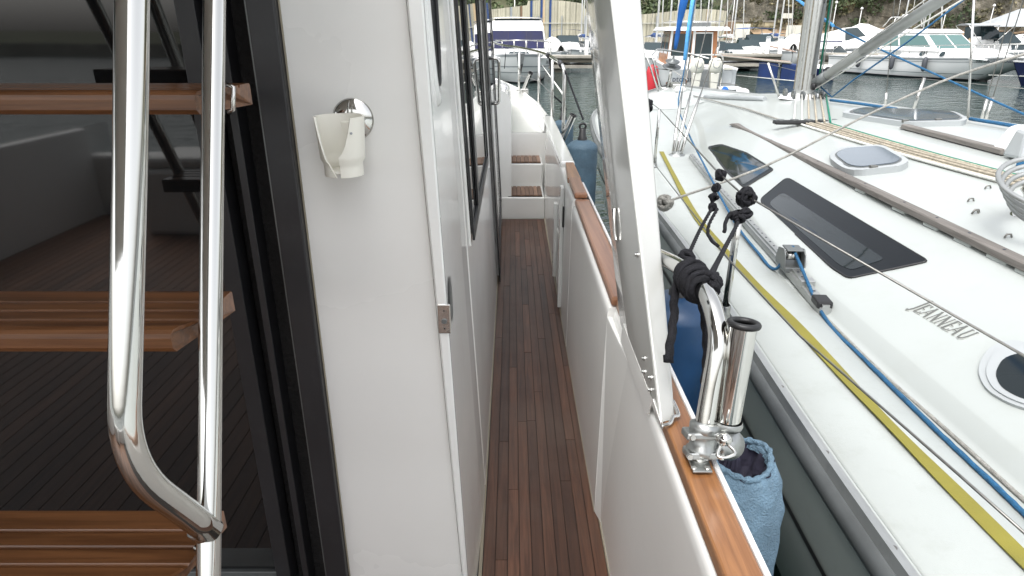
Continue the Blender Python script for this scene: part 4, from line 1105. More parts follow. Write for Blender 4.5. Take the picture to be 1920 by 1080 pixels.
# toe rail with rubbing strake, both sides
for sgn in (-1, 1):
    mt, mk = MB(), MB(); r1, r2 = [], []
    for y in YS:
        w, wb, wt, zd, *_ = jt(y); w = max(w,.02); x = CX + sgn*w; s_ = sgn
        r1.append([(x - s_*.042, y, zd+.002), (x - s_*.040, y, zd+.010), (x - s_*.016, y, zd+.012), (x - s_*.012, y, zd+.034), (x + s_*.002, y, zd+.036), (x + s_*.006, y, zd+.0)])
        r2.append([(x + s_*.004, y, zd+.006), (x + s_*.022, y, zd-.004), (x + s_*.026, y, zd-.030), (x + s_*.018, y, zd-.052), (x - s_*.006, y, zd-.060)])
    mt.loft(r1, False, flip=(sgn>0)); part(mt, 'toe_rail', 'alu', J)
    mk.loft(r2, True, flip=(sgn>0)); part(mk, 'rubbing_strake', 'aludark', J)
    if sgn < 0:
        for y in np.arange(.4, 4.4, .34):
            w = jt(y)[0]; part(MB().disc((CX-w+.029, y, jt(y)[3]+.0105), (0,0,1), .006, .003, 8), 'toe_rail_bolt', 'wire', J)
# black boot line along the hull side
mb = MB(); rows = []
for y in YS:
    w, wb, wt, zd, *_ = jt(y); t = max(0,(y-7)/6.3); rows.append([(CX-(w*(1-.10*t)-.045)-.0075, y-t**4*.2, zd-.305),(CX-(w*(1-.10*t)-.045)-.004, y-t**4*.2, zd-.330)])
mb.loft(rows, True); part(mb, 'hull_stripe', 'black', J)

# side windows
w1 = [(1424,376),(1476,333),(1740,492),(1664,515),(1592,522),(1562,506)]
w1 = [(1424,376),(1476,333),(1741,491),(1592,523),(1560,503)]
o = decal('window', w1, 'smoked2', J, .006, .02, 10); 
decal('pane', [(1441,383),(1468,362),(1660,488),(1597,509),(1575,500)], 'smoked', o, .0075, .003, 10)
part(MB().tube(jpix(roundpoly(w1, 10), .003, 2, True) + jpix([w1[0],w1[1]], .003, 1)[:0], .005, 6, False), 'gasket', 'black', o)
w2 = [(1327,276),(1352,271),(1400,287),(1451,319),(1396,353),(1362,322)]
o = decal('window', w2, 'smoked2', J, .006, .02, 5); decal('pane', shrink(w2,.9), 'smoked', o, .0075, .003, 4)
part(MB().tube(jpix(roundpoly(w2, 5), .003, 2, True), .005, 6, False), 'gasket', 'black', o)
# oval portlight low at the right edge
w3 = [(1832,698),(1852,656),(1902,638),(1985,672),(2080,735),(2085,800),(1985,790),(1890,760),(1848,734)]
o = decal('portlight', w3, 'galv', J, .010, .02, 30, 3, .002); M['galvw'] = paint('pale grey window frame', (.36,.38,.385), .35, .05, 4)
o.data.materials[0] = M['galvw']
decal('frame_step', shrink(w3,.86,0,2), 'galvw', o, .015, .008, 24, 3, .002); decal('pane', shrink(w3,.68,0,4), 'smoked', o, .0165, .004, 16, 3)

# grey wooden handrails on the coachroof
def handrail_j(a, b_, wpx, n, name='handrail'):
    pts = []
    for i in range(n+1):
        t = i/n; lo, nn = jhit(a[0]*(1-t)+b_[0]*t, a[1]*(1-t)+b_[1]*t); 
        if lo is not None: pts.append((lo,nn))
    P = [p for p,_ in pts]; P = smoothpath([P[0], P[len(P)//3], P[2*len(P)//3], P[-1]], 10)
    mb = MB(); rows = []
    for i, p in enumerate(P):
        d = (P[min(i+1,len(P)-1)]-P[max(i-1,0)]).normalized(); s_ = d.cross(Vector((0,0,1))).normalized(); h = wpx/2
        e = .35 if i in (0,len(P)-1) else 1
        rows.append([p - s_*h + Vector((0,0,.004)), p - s_*h*e + Vector((0,0,.028*e)), p - s_*h*.7*e + Vector((0,0,.034*e)), p + s_*h*.7*e + Vector((0,0,.034*e)), p + s_*h*e + Vector((0,0,.028*e)), p + s_*h + Vector((0,0,.004))])
    mb.loft(rows, False, True); mb.add(rows[0], [tuple(range(6))]); mb.add(rows[-1], [tuple(range(6))[::-1]])
    o = part(mb, name, 'greyteak', J, bevel=.002)
    return o, P
hr, HP = handrail_j((1372,234),(1990,540),.056,14)
for k in range(2, len(HP)-1, 3):
    p = HP[k]; part(MB().box((p.x-.022,p.y-.05,p.z-.012),(p.x+.022,p.y+.05,p.z+.006)), 'rail_foot', 'roof', hr, bevel=.005)
    part(MB().disc(p+Vector((0,0,.0335)),(0,0,1),.006,.002,8), 'plug', 'ink', hr)
handrail_j((1692,241),(1886,292),.055,8)

# deck hatches
def hatch(outer, rimw, lid, name='deck_hatch', h=.035, latch=()):
    o = decal(name, outer, 'galvw', J, h, h+.03, 14, 3, .006)
    decal('gasket', shrink(outer, lid+.05, 0, -.5), 'aludark', o, h+.002, .006, 12, 3)
    decal('pane', shrink(outer, lid, 0, -1), 'hatchglass', o, h+.006, .008, 12, 3, .002)
    for (x,y) in latch:
        lo, nn = jhit(x,y); part(MB().box((lo.x-.02,lo.y-.012,lo.z+h-.01),(lo.x+.02,lo.y+.012,lo.z+h+.012)), 'hinge', 'wire', o, bevel=.003)
    return o
hatch([(1550,300),(1575,286),(1655,281),(1706,312),(1690,322),(1610,331),(1582,326)], 6, .80, latch=((1635,326),))
hatch([(1574,219),(1600,209),(1790,217),(1813,232),(1805,236),(1700,239)], 6, .86, latch=((1695,237),(1757,235)))
# anti-chafe eyes on the roof
for (x,y) in ((1830,399),(1852,331+23),(1820,378),(1890,446),(1906,331),(1828,401)):
    lo, nn = jhit(x,y)
    if lo is not None: part(MB().tube([lo+Vector((-.014,0,.0)), lo+Vector((-.008,0,.014)), lo+Vector((.008,0,.014)), lo+Vector((.014,0,0))], .004, 6), 'deck_eye', 'wire', J)

# maker's lettering on the coachroof side, built of strokes with serifs
A0, nA = jhit(1705,578); A1, _ = jhit(1806,640); up_pt, _ = jhit(1722,548)
xd = (A1-A0).normalized(); nl = nA; yd = nl.cross(xd).normalized()
if yd.z < 0: yd = -yd
Ltot = (A1-A0).length; H = Ltot*.195
def strokes(ch):
    if ch == 'J': return [([(.55,1),(.55,.1),(.42,-.12),(.15,-.16)],.15),([(.38,1),(.70,1)],.05)], .80
    if ch == 'E': return [([(.18,0),(.18,1)],.15),([(.05,1),(.75,1),(.75,.86)],.07),([(.18,.5),(.6,.5)],.07),([(.05,0),(.78,0),(.80,.16)],.07)], .85
    if ch == 'A': return [([(.08,0),(.52,1.02)],.07),([(.50,1.02),(.98,0)],.16),([(.26,.33),(.78,.33)],.08),([(.0,0),(.16,0)],.05),([(.90,0),(1.06,0)],.05)], 1.16
    if ch == 'N': return [([(.16,0),(.16,1)],.07),([(.12,1),(.90,0)],.16),([(.90,0),(.90,1)],.07),([(.04,1),(.20,1)],.05),([(.08,0),(.24,0)],.05),([(.82,1),(.98,1)],.05)], 1.12
    if ch == 'U': return [([(.18,1),(.18,.3),(.34,.03),(.58,0),(.80,.14),(.86,.36),(.86,1)],.12),([(.02,1),(.34,1)],.05),([(.72,1),(1.0,1)],.05)], 1.05
word = 'JEANNEAU'; tot = sum(strokes(c)[1] for c in word); adv = Ltot/tot; x = 0
for q, (mat_, off, grow) in enumerate((('letterlt', .0035, .05), ('letter', .0045, 0.0))):
    x = 0; mb = MB()
    for ci, c in enumerate(word):
        st, wd = strokes(c); sc = H*(1.35 if c == 'J' else 1.0)
        for pl, th in st:
            th = (th + grow)*H
            for i in range(len(pl)-1):
                a = A0 + xd*(x + pl[i][0]*adv*.88) + yd*(pl[i][1]*sc); b_ = A0 + xd*(x + pl[i+1][0]*adv*.88) + yd*(pl[i+1][1]*sc)
                d = (b_-a).normalized(); s_ = nl.cross(d).normalized()*th/2; e = d*th*.3; z = nl*off; zl = nl*(off-.010)
                mb.hexa([a-e-s_+zl, b_+e-s_+zl, b_+e+s_+zl, a-e+s_+zl, a-e-s_+z, b_+e-s_+z, b_+e+s_+z, a-e+s_+z])
        x += wd*adv
    part(mb, 'lettering', mat_, J)

# genoa track with its car
tp_ = [(1296,298),(1340,352),(1405,428),(1478,510),(1546,592)]
P = [jhit(*p)[0]+Vector((0,0,.022)) for p in tp_]; P = smoothpath(P, 10)
mb = MB(); rows = []
for i, p in enumerate(P):
    d = (P[min(i+1,len(P)-1)]-P[max(i-1,0)]).normalized(); s_ = d.cross(Vector((0,0,1))).normalized()
    rows.append([p-s_*.022+Vector((0,0,-.022)), p-s_*.022+Vector((0,0,.008)), p-s_*.014+Vector((0,0,.010)), p-s_*.014+Vector((0,0,.022)), p+s_*.014+Vector((0,0,.022)), p+s_*.014+Vector((0,0,.010)), p+s_*.022+Vector((0,0,.008)), p+s_*.022+Vector((0,0,-.022))])
mb.loft(rows, False, True); mb.add(rows[0],[tuple(range(8))]); mb.add(rows[-1],[tuple(range(8))[::-1]]); tk = part(mb, 'genoa_track', 'alu', J)
L = dens(P, .085)
for p in L[2:-1:1]: part(MB().disc(p+Vector((0,0,.0225)),(0,0,1),.0055,.0012,8), 'track_hole', 'ink', tk)
def along(px,py):
    lo,_ = jhit(px,py); i = min(range(len(P)), key=lambda k:(P[k]-lo).length); d = (P[max(i-1,0)]-P[min(i+1,len(P)-1)]).normalized(); return P[i], d, d.cross(Vector((0,0,1))).normalized()
c0, d_, s_ = along(1478,510)
def lbox(c, d, s, a, b, name, mat, par, bevel=.003):
    u = Vector((0,0,1)); return part(MB().hexa([c+d*x+s*y+u*z for z in (a[2],b[2]) for x,y in ((a[0],a[1]),(b[0],a[1]),(b[0],b[1]),(a[0],b[1]))]), name, mat, par, bevel)
car = lbox(c0,d_,s_,(-.075,-.042,.0),(.075,.042,.026),'track_car','aludark',J,.006)
for k in (-1,1): 
    q = [c0 + d_*x + s_*(k*.040) + Vector((0,0,z)) for x,z in ((-.07,.02),(.07,.02),(.045,.085),(-.03,.10),(-.055,.08))]; part(MB().prism(q, s_*(k*.006)), 'cheek', 'aludark', car, .002)
part(MB().tube([c0+s_*-.036+Vector((0,0,.06)), c0+s_*.036+Vector((0,0,.06))], .022, 16), 'sheave', 'steel2', car)
lbox(c0,d_,s_,(-.05,-.036,.092),(.03,.036,.100),'top_plate','aludark',car)
for (px_,py_) in ((1512,552),):
    c1, d1, s1 = along(px_,py_); lbox(c1,d1,s1,(-.022,-.030,.0),(.022,.030,.034),'track_stop','alu',tk)
c1, d1, s1 = along(1535,582); lbox(c1,d1,s1,(-.05,-.03,.0),(.03,.03,.032),'track_end','black',tk,.008)
# second narrow track / moulding line beside the coachroof
mb = MB(); mb.tube(smoothpath([jhit(*p)[0]+Vector((0,0,.006)) for p in ((1500,549),(1640,690),(1780,815),(1915,938),(2000,1010))],8), .006, 6); part(mb, 'drain_bead', 'greyrope', J)

# mast, halyards, vang
mx, my = CX + .0, 6.9
mb0, _ = jdown(mx,my)
base = atY(1504,192,my); mx = base.x; base = Vector((mx, my, mb0.z-.02)); 
topP = atY(1536,-40,my+.05); mdir = (topP-base).normalized(); mtop = base + mdir*15
def ellt(a, b_, rx, ry, n=20):
    mb = MB(); rows = []
    for p in (a, b_): rows.append([p + Vector((rx*math.cos(2*PI*k/n), ry*math.sin(2*PI*k/n), 0)) for k in range(n)])
    mb.loft(rows, True, True); return mb
mast = part(ellt(base, mtop, .085, .135), 'mast', 'mastal', J)
part(MB().lathe([(.24,0),(.22,.02),(.16,.035),(.14,.05),(.0001,.05)], 24, base+Vector((0,0,.005))), 'mast_collar', 'white', mast)
part(MB().box((mx-.012,my-.165,base.z+.25),(mx+.012,my-.13,base.z+.9)), 'sail_track', 'aludark', mast)
mb = MB(); q0 = base+Vector((.012,-.150,.15)); mb.tube([q0, q0+mdir*10], .012, 6); part(mb, 'sail_track', 'aludark', mast)
for k,(dx,dy,mat_,r) in enumerate(((-.105,-.10,'whiterope',.0065),(-.12,-.03,'tanrope',.0065),(-.09,-.15,'tanrope',.007),(.06,-.165,'greenrope',.010),(.095,-.14,'whiterope',.006),(-.055,-.175,'whiterope',.006),(.12,-.05,'wire',.005))):
    b0 = base+Vector((dx*1.0,dy,.10)); b1 = b0 + mdir*9 + Vector((dx*.1,0,0)); 
    o = single(MB().tube([b0,b1], r, 6), 'halyard', mat_, ['white halyard down the left side of the big mast','tan flecked halyard outermost on the left side of the mast','tan halyard just in front of the mast','dark green halyard running up the mast','thin white line on the right side of the mast','thin white line in the middle of the mast face','steel wire along the right flank of the mast'][k], 'rope', 'halyards along the mast')
# blocks and shackles at mast foot
for k,(dx,dy,dz) in enumerate(((-.16,-.14,.05),(-.10,-.22,.05),(.0,-.25,.05),(.09,-.22,.05),(.17,-.12,.06),(-.19,0,.06))):
    c = base+Vector((dx,dy,dz)); bk = part(MB().disc(c-Vector((.012,0,0)),(1,0,0),.045,.024,14), 'foot_block', 'aludark', mast); part(MB().disc(c-Vector((.015,0,0)),(1,0,0),.018,.030,10), 'sheave', 'steel2', bk)
# gooseneck cluster and vang
v0 = atY(1538,196,my-.18); v0 = Vector((mx+.02,my-.17,base.z+.16)); v1 = atz(1775,-8,4.75)
vd = (v1-v0).normalized(); vang = part(MB().tube([v0+vd*.12, v1+vd*.8], .042, 16), 'boom_vang', 'mastal', J)
part(MB().tube([v0+vd*.03, v0+vd*.22], .052, 14), 'vang_end', 'aludark', vang); part(MB().tube([v0+vd*.75, v1+vd*.8], .048, 16), 'vang_sleeve', 'alu', vang)
for k,(a,b_,c) in enumerate(((.055,.0,'tanrope'),(.075,-.03,'whiterope'),(-.055,.01,'whiterope'))):
    oo = Vector((0,0,-1))*a + Vector((b_,0,0)); single(MB().tube([v0+vd*.1+oo*1.1, v0+vd*1.2+oo*1.6, v1+vd*.8+oo*2.4], .0065, 6), 'vang_rope', c, ['tan rope just under the slanting boom vang','lower white rope hanging under the boom vang','white rope along the top of the boom vang'][k], 'rope', 'ropes of the boom vang')
for k in range(4): part(MB().lathe([(.0001,-.02),(.035,-.015),(.04,0),(.035,.015),(.0001,.02)], 12, v0+Vector((-.03+.03*k,-.05-.02*k,-.02+.05*k)), (1,.2*k,0)), 'vang_block', 'black', vang)
# forestay furled headsail, drum and pulpit at the bow
fs0 = atY(1262,112,12.6); fs1 = atY(1284,-10,12.6-.35); fd = (fs1-fs0).normalized()
fst = part(MB().lathe([(.0001,0),(.16,.0),(.175,.012),(.12,.02),(.06,.03),(.05,.09),(.13,.10),(.135,.112),(.03,.13),(.02,.2)], 24, fs0-fd*.14, fd), 'furling_drum', 'aludark', J)
part(MB().tube([fs0-fd*.62, fs0-fd*.1], .03, 8), 'stay_fitting', 'steel2', fst)
mb = MB(); fp_ = dens([fs0+fd*.2, fs0+fd*16], .12); mb.tube(fp_, [ .028+.040*min(1,i/7)+.004*math.sin(i*1.3) for i in range(len(fp_))], 12, lobes=1, lob=.12, twist=6); single(mb, 'furled_sail', 'bluesail', 'bright blue furled headsail rolled round the forestay', 'sail')
pb = [(1226,196,11.9),(1228,150,12.0),(1222,108,12.1),(1232,98,12.6),(1250,112,13.3)]
jp = lambda L_: [atY(a,b_,c) for a,b_,c in L_]
pul = part(MB().tube(fillet(jp([(1240,172,12.2),(1222,104,12.2),(1232,92,12.9),(1290,100,13.2),(1330,110,12.7)]), .12), .016, 10), 'pulpit', 'steel', J)
part(MB().tube(jp([(1236,176,12.0),(1208,92,11.9)]), .016, 10), 'pulpit_leg', 'steel', pul)
part(MB().tube(jp([(1240,165,12.4),(1290,172,12.6)]), .012, 8), 'pulpit_bar', 'steel', pul)
part(MB().tube(jp([(1240,172,12.2),(1228,128,12.2),(1262,132,13.0),(1290,150,12.8)]), .011, 8), 'pulpit_bar', 'steel', pul)
part(MB().box((3.0,12.5,1.49),(3.25,13.1,1.60)), 'bow_roller', 'steel2', J, bevel=.02)
part(MB().lathe([(.0001,.0),(.09,0),(.10,.05),(.06,.09),(.0001,.1)], 16, atZ(1275,172,1.52)), 'windlass', 'white', J)
# bow hatch strip seen over the far rail
mb = MB(); q = jpix([(1322,184),(1378,186),(1434,189)], .02, 6); mb.tube(q, .028, 6); part(mb, 'deck_locker_lip', 'galvw', J)

# stanchions and lifelines
def stanchion(top, foot, Yt, Yf, r=.0125, lab=None):
    a, b_ = atY(*foot,Yf), atY(*top,Yt); o = part(MB().tube([a,b_], [r,r*.92], 14), 'stanchion', 'steel', J)
    part(MB().lathe([(.026,-.03),(.026,-.012),(.019,.0),(.018,.06),(.014,.065)], 16, a, (b_-a)), 'stanchion_base', 'steel2', o)
    part(MB().lathe([(.0001,.0),(r,.0),(r*.8,.012),(.0001,.016)], 10, b_, (b_-a)), 'stanchion_cap', 'steel2', o); return a, b_
g1 = atZ(1355,604,1.47)
s1f = atZ(1356,606,1.475); T1 = atz(1387,396,2.12); 
o = part(MB().tube([s1f+Vector((0,0,.03)), T1], [.0125,.0120], 16), 'stanchion', 'steel', J)
part(MB().lathe([(.030,-.02),(.030,-.006),(.021,.004),(.018,.075),(.0145,.08)], 16, s1f+Vector((0,0,.01)), T1-s1f), 'stanchion_base', 'galv', o)
s2f = atZ(1226,312,1.475); T2 = atz(1237,205,s2f.y*.9285+.1)
part(MB().tube([s2f, T2], [.0125,.0115], 12), 'stanchion', 'steel', J); 
s2fb = s2f + Vector((0,0,.02)); part(MB().lathe([(.03,-.02),(.02,0),(.018,.06)],12,s2fb), 'stanchion_base', 'galv', J)
# far-side stanchions
for (tx_,ty_,fx_,fy_) in ((1733,146,1712,208),(1440,118,1461,182),(1900,40,1815,222)):
    f_ = jhit(fx_,fy_-0)[0]
    if f_ is None: f_ = atZ(fx_,fy_,1.5)
    t_ = atY(tx_,ty_,f_.y+.03)
    if tx_ == 1900: t_ = atY(1826,0,f_.y)
    part(MB().tube([f_,t_], .013 if tx_ != 1900 else .009, 8), 'stanchion' if tx_ != 1900 else 'shroud', 'steel2', J)
K1 = atz(1351,328,2.32); K2 = atz(1399,370,2.12)
def line(name, pts, r, mat, lab, cat='rope', group=None, n=6): return single(MB().tube(pts, r, n), name, mat, lab, cat, group)
P_end = atz(1960,690,1.35)
part(MB().tube([T2, K1, K2, T1 if False else K2+Vector((.01,-.01,.0)), P_end], .0036, 6), 'lifeline', 'wire', J)
part(MB().tube([atz(1226,306,5.0), atz(1372,493,2.15), atz(1500,630,1.80), atz(1640,752,1.5), atz(1800,892,1.28), atz(1960,1034,1.1)], .0033, 6), 'lifeline', 'wire', J)
part(MB().tube([atz(1205,180,8.0), T2], .0036, 5), 'lifeline', 'wire', J)
part(MB().tube([atz(1215,106,11.7), atz(1240,160,11.9)], .004, 5), 'lifeline', 'wire', J)
# far lifeline
part(MB().tube([atz(1330,112,12.0), atY(1440,120,11.3), atY(1562,150,9.6), atY(1733,148,8.6), atY(1960,170,6.6)], .004, 5), 'lifeline', 'wire', J)

# shrouds from their chainplate
cp, _ = jhit(1269,292); plate = part(MB().lathe([(.075,0),(.07,.012),(.04,.02),(.03,.035),(.0001,.04)], 18, cp), 'chainplate', 'galv', J)
for k,((x0,y0),(x1,y1),zt) in enumerate((((1262,284),(1310,-30),6.1),((1268,286),(1345,-30),6.0),((1276,284),(1386,-30),5.9))):
    a = atz(x0,y0,cp.y*.9285+.35); b_ = atz(x1,y1,zt+.4); d = b_-a
    o = part(MB().tube([a+d*.0, a+d*9], .0045, 6), 'shroud', 'wire', J)
    part(MB().tube([a-Vector((0,0,.05)), a+d*.10, a+d*.22, a+d*.33], [.014,.016,.016,.007], 10), 'turnbuckle', 'steel2', o)
for k in range(3): part(MB().tube([cp+Vector((-.03+.03*k,0,.0)), atz(1262+7*k,284,cp.y*.9285+.35)], .012, 8), 'toggle', 'galv', plate)
for (px_,py_,px2,py2,zz) in ((1660,198,1672,60,8.0),(1840,226,1905,-20,6.6),(1848,226,1925,-20,6.7)):
    a = atz(px_,py_,zz); b_ = atz(px2,py2,zz-.2); d = b_-a; o = part(MB().tube([a, a+d*8], .0055, 6), 'shroud', 'wire', J); part(MB().tube([a, a+d*.18], .016, 8), 'turnbuckle', 'steel2', o)

# deck organiser and control lines running aft
oc, on = jhit(1512,233); og = part(MB().box((oc.x-.26,oc.y-.04,oc.z+.0),(oc.x+.27,oc.y+.04,oc.z+.03)), 'deck_organiser', 'black', J, bevel=.012)
for k in range(5): part(MB().disc((oc.x-.21+k*.11,oc.y,oc.z+.029),(0,0,1),.032,.010,12), 'sheave', 'aludark', og)
starts = [(1488,232),(1503,232),(1516,233),(1530,233),(1545,234),(1556,235)]
ends = [(1868,333),(1888,335),(1903,337),(1922,340),(1945,330),(1965,325)]
lm = ['whiterope','tanrope','tanrope','tanrope','tanrope','greenrope']
labs = ['white flecked control line nearest the small hatch, running aft over the coachroof','first tan control line from the left of the bundle on the coachroof','second tan control line of the bundle on the coachroof','third tan control line of the bundle, beside the green line','faint tan control line right of the bundle centre','dark green control line outermost in the bundle on the coachroof']
ends = [(1875,345),(1905,352),(1925,350),(1945,350),(1965,352),(1990,356)]
for k in range(6):
    pts = []
    a, b_ = starts[k], ends[k]; w = 9
    for i in range(w+1):
        t = i/w; lo, nn = jhit(a[0]*(1-t)+b_[0]*t, a[1]*(1-t)+b_[1]*t + 3*math.sin(PI*t)); 
        if lo is not None: pts.append(lo + Vector((0,0,.013)))
    pts = smoothpath(pts, 5); single(MB().tube(pts, .0085 if k != 5 else .0075, 8), 'control_line', lm[k], labs[k], 'rope', 'control lines on the coachroof')
    m0 = base + Vector((-.16+.06*k, -.2, .06)); q0 = pts[0] + Vector((0,.0,.01))
    single(MB().tube([m0, q0], .0075, 6), 'control_line', lm[k] if k not in (0,1) else 'whiterope', ['white line leftmost between mast foot and black organiser','white line second from left between mast foot and black organiser','tan line third from left between mast foot and organiser','tan line fourth from left between mast foot and organiser','tan line fifth from left between mast foot and organiser','green line between mast foot and organiser'][k], 'rope', 'lines from mast foot to organiser')
# sheet coil and winch, instrument pod at right edge
wcp, _ = jhit(1935,400)
mb = MB(); rr = random.Random(4)
cc_ = atz(1992,368,2.30)
for k in range(4):
    pts = [cc_ + Vector((math.cos(a)*(.135+.017*k), math.sin(a)*(.20+.017*k)*.9, -.035+.026*k + .06*math.sin(a+.6))) for a in np.linspace(0,2*PI,40)]
    mb.tube(pts, .0095, 10, False)
single(mb, 'wire_coil', 'alu', 'coil of shiny grey hose at the right edge above the coachroof', 'coil')
wq = wcp; part(MB().lathe([(.075,-.02),(.07,.0),(.05,.02),(.045,.07),(.06,.09),(.05,.11),(.0001,.112)], 24, wq), 'winch', 'steel', J)
ip, _ = jhit(1935,298); 
pod = part(MB().hexa([(ip.x-.10,ip.y-.05,ip.z),(ip.x+.14,ip.y-.05,ip.z),(ip.x+.14,ip.y+.09,ip.z),(ip.x-.10,ip.y+.09,ip.z),(ip.x-.08,ip.y-.02,ip.z+.14),(ip.x+.12,ip.y-.02,ip.z+.14),(ip.x+.12,ip.y+.06,ip.z+.15),(ip.x-.08,ip.y+.06,ip.z+.15)]), 'instrument_pod', 'galvw', J, bevel=.018)
part(MB().patch([(ip.x-.10,ip.y-.05,ip.z),(ip.x+.14,ip.y-.05,ip.z),(ip.x+.12,ip.y-.02,ip.z+.14),(ip.x-.08,ip.y-.02,ip.z+.14)], .35,.8,.4,.75,.003,.006), 'display', 'ink', pod)
part(MB().hexa([(ip.x-.06,ip.y+.06,ip.z),(ip.x+.2,ip.y+.06,ip.z),(ip.x+.2,ip.y+.25,ip.z),(ip.x-.06,ip.y+.25,ip.z),(ip.x-.03,ip.y+.08,ip.z+.15),(ip.x+.18,ip.y+.08,ip.z+.15),(ip.x+.16,ip.y+.2,ip.z+.15),(ip.x-.02,ip.y+.2,ip.z+.15)]), 'vent_cowl', 'white', J, bevel=.03)
part(MB().lathe([(.03,0),(.03,.03),(.02,.035),(.0001,.036)],14,jhit(1918,312)[0] if jhit(1918,312)[0] else ip), 'blue_knob', 'bluerope', J)
# raised spray moulding near the winch
cq = jhit(1890,420)[0]

# long things lying on its side deck
def deckline(pix, lift=.012): return [jhit(*p)[0] + Vector((0,0,lift)) for p in pix]
pts = smoothpath(deckline([(1240,287),(1262,330),(1300,402),(1345,459),(1392,511),(1440,563),(1500,624),(1600,733),(1700,838),(1810,950),(1925,1066),(1990,1130)]), 8)
mb = MB(); rows = []
for i, p in enumerate(pts):
    d = (pts[min(i+1,len(pts)-1)]-pts[max(i-1,0)]).normalized(); s_ = d.cross(Vector((0,0,1))).normalized(); tw = .35*math.sin(i*.23); w_ = .0195*math.cos(tw); h_ = .0195*math.sin(tw)*.5
    rows.append([p-s_*w_-Vector((0,0,h_)), p+s_*w_+Vector((0,0,h_)), p+s_*w_+Vector((0,0,h_+.003)), p-s_*w_+Vector((0,0,-h_+.003))])
mb.loft(rows, False, True); single(mb, 'jackline', 'yellow', 'long yellow webbing strap lying along the side deck of the sailing yacht', 'strap')
bp_ = deckline([(1418,478),(1452,512)], .02) + [c0+Vector((0,0,.09)) + d_*.02, c0+Vector((0,0,.07))-d_*.09] + deckline([(1545,600),(1620,680),(1740,800),(1850,905),(1925,978),(2000,1050)], .012)
a0 = [atz(1308,-30,7.0), atz(1283,130,7.2), atz(1272,196,7.2), atz(1290,248,6.0), atz(1325,318,4.75), atz(1375,412,3.7)]
rp = smoothpath(a0 + bp_, 10)
mb = MB(); mb.tube(dens(rp,.03), .0068, 10, lobes=4, lob=.12, twist=90); single(mb, 'sheet', 'bluerope', 'blue sheet running along the side deck through the grey track car', 'rope')
line('sail_tie', [atz(1303,-30,7.1), atz(1290,60,7.15), atz(1284,112,7.15)], .022, 'ltblue', 'pale blue flat strip hanging beside the blue furled sail', 'strap')
line('blue_halyard', [atY(1480,-12,7.6), atY(1552,41,7.0), atY(1562,48,6.8)], .016, 'ltblue', 'short blue strap slanting into the mast from the upper left', 'rope')
line('lazy_sheet', [atz(1562,48,6.7), atz(1640,88,6.4), atz(1760,142,5.9), atz(1870,192,5.4), atz(1960,232,5.0)], .009, 'bluerope', 'blue rope running from the mast down to the right edge', 'rope')
line('blue_topping_rope', [v0+Vector((0,0,.02)), atz(1560,182,6.3), atz(1600,150,6.1), atz(1700,80,5.6), atz(1830,-18,5.0)], .008, 'bluerope', 'blue rope climbing right from the mast foot below the boom vang', 'rope')
line('blue_deck_line', [p for p in jpix([(1556,194),(1610,201),(1680,212)], .03, 4)], .012, 'bluerope', 'blue line lying along the far rail beside the mast foot', 'rope')
line('blue_deck_line', [p for p in jpix([(1816,231),(1870,240),(1925,250)], .03, 4)], .012, 'bluerope', 'blue line lying along the far rail right of the large hatch', 'rope')
# grey mooring line crossing over everything, with its hitch round the near rail
mk = [atz(1250,376,3.3), atz(1350,340,2.75), atz(1440,307,2.9), atz(1600,232,3.3), atz(1760,156,3.6), atz(1960,88,3.9)]
mk = [atz(1250,378,2.9), atz(1440,309,3.1), atz(1640,209,3.3), atz(1800,140,3.5), atz(1980,84,3.7)]
mb = MB(); mb.tube(dens(smoothpath(mk,8),.03), [.0055+.005*min(1,max(0,(i/60-.6))) for i in range(len(dens(smoothpath(mk,8),.03)))], 9, lobes=3, lob=.15, twist=60)
single(mb, 'mooring_line', 'greyrope', 'long weathered grey mooring line crossing diagonally above the sailing yacht', 'rope')
mb = MB(); kc_ = atz(1247,380,2.9); mb.tube(ball_knot(kc_, .032, .010, 5, 9), .010, 8)
single(mb, 'hitch', 'greyrope', 'grey rope hitch at the end of the mooring line beside the wing support', 'knot')
line('thin_line', [p for p in [atz(1385,160,9.0), atz(1300,150,11.0)]], .005, 'wire', 'thin wire at the bow of the sailing yacht', 'wire')
# thin grey line from the bow over the roof to the organiser
lp_ = []
for (x_,y_) in ((1300,182),(1350,195),(1400,208),(1440,222),(1470,232)):
    lo,_n = jhit(x_,y_)
    if lo is not None: lp_.append(lo+Vector((0,0,.02)))
line('furling_line', lp_, .008, 'greyrope', 'thin grey furling line across the foredeck towards the black organiser', 'rope')
# cleat on the rail, deck ring
cl = atZ(1286,470,1.48)
# ------------------------------------------------------------ fenders and black lashings between the boats
def fender(c, R_, Ln, mat, lab, name='fender', top='ring', tilt=(0,0,1)):
    t = thing(name, c, lab, 'fender')
    pr = []
    for k in range(13):
        a = PI/2*k/12; pr.append((max(.001,R_*math.sin(a)), -Ln/2 - R_*.55*math.cos(a) + R_*.55))
    body = pr + [(r_, -z_) for r_, z_ in pr[::-1]]
    mb = MB(); mb.lathe(body, 32, c, tilt); part(mb, 'body', mat, t)
    part(MB().lathe([(.034,-.03),(.034,.02),(.026,.03),(.022,.075),(.012,.085),(.0001,.086)], 16, Vector(c)+Vector(tilt)*(Ln/2-.005), tilt), 'neck', 'black' if mat != 'denim' else 'navydark', t)
    e = Vector(c)+Vector(tilt)*(Ln/2+.09); part(MB().tube([e+Vector((math.cos(a)*.022,0,math.sin(a)*.022)) for a in np.linspace(0,2*PI,14)], .008, 6, False), 'eye', 'black', t)
    return t
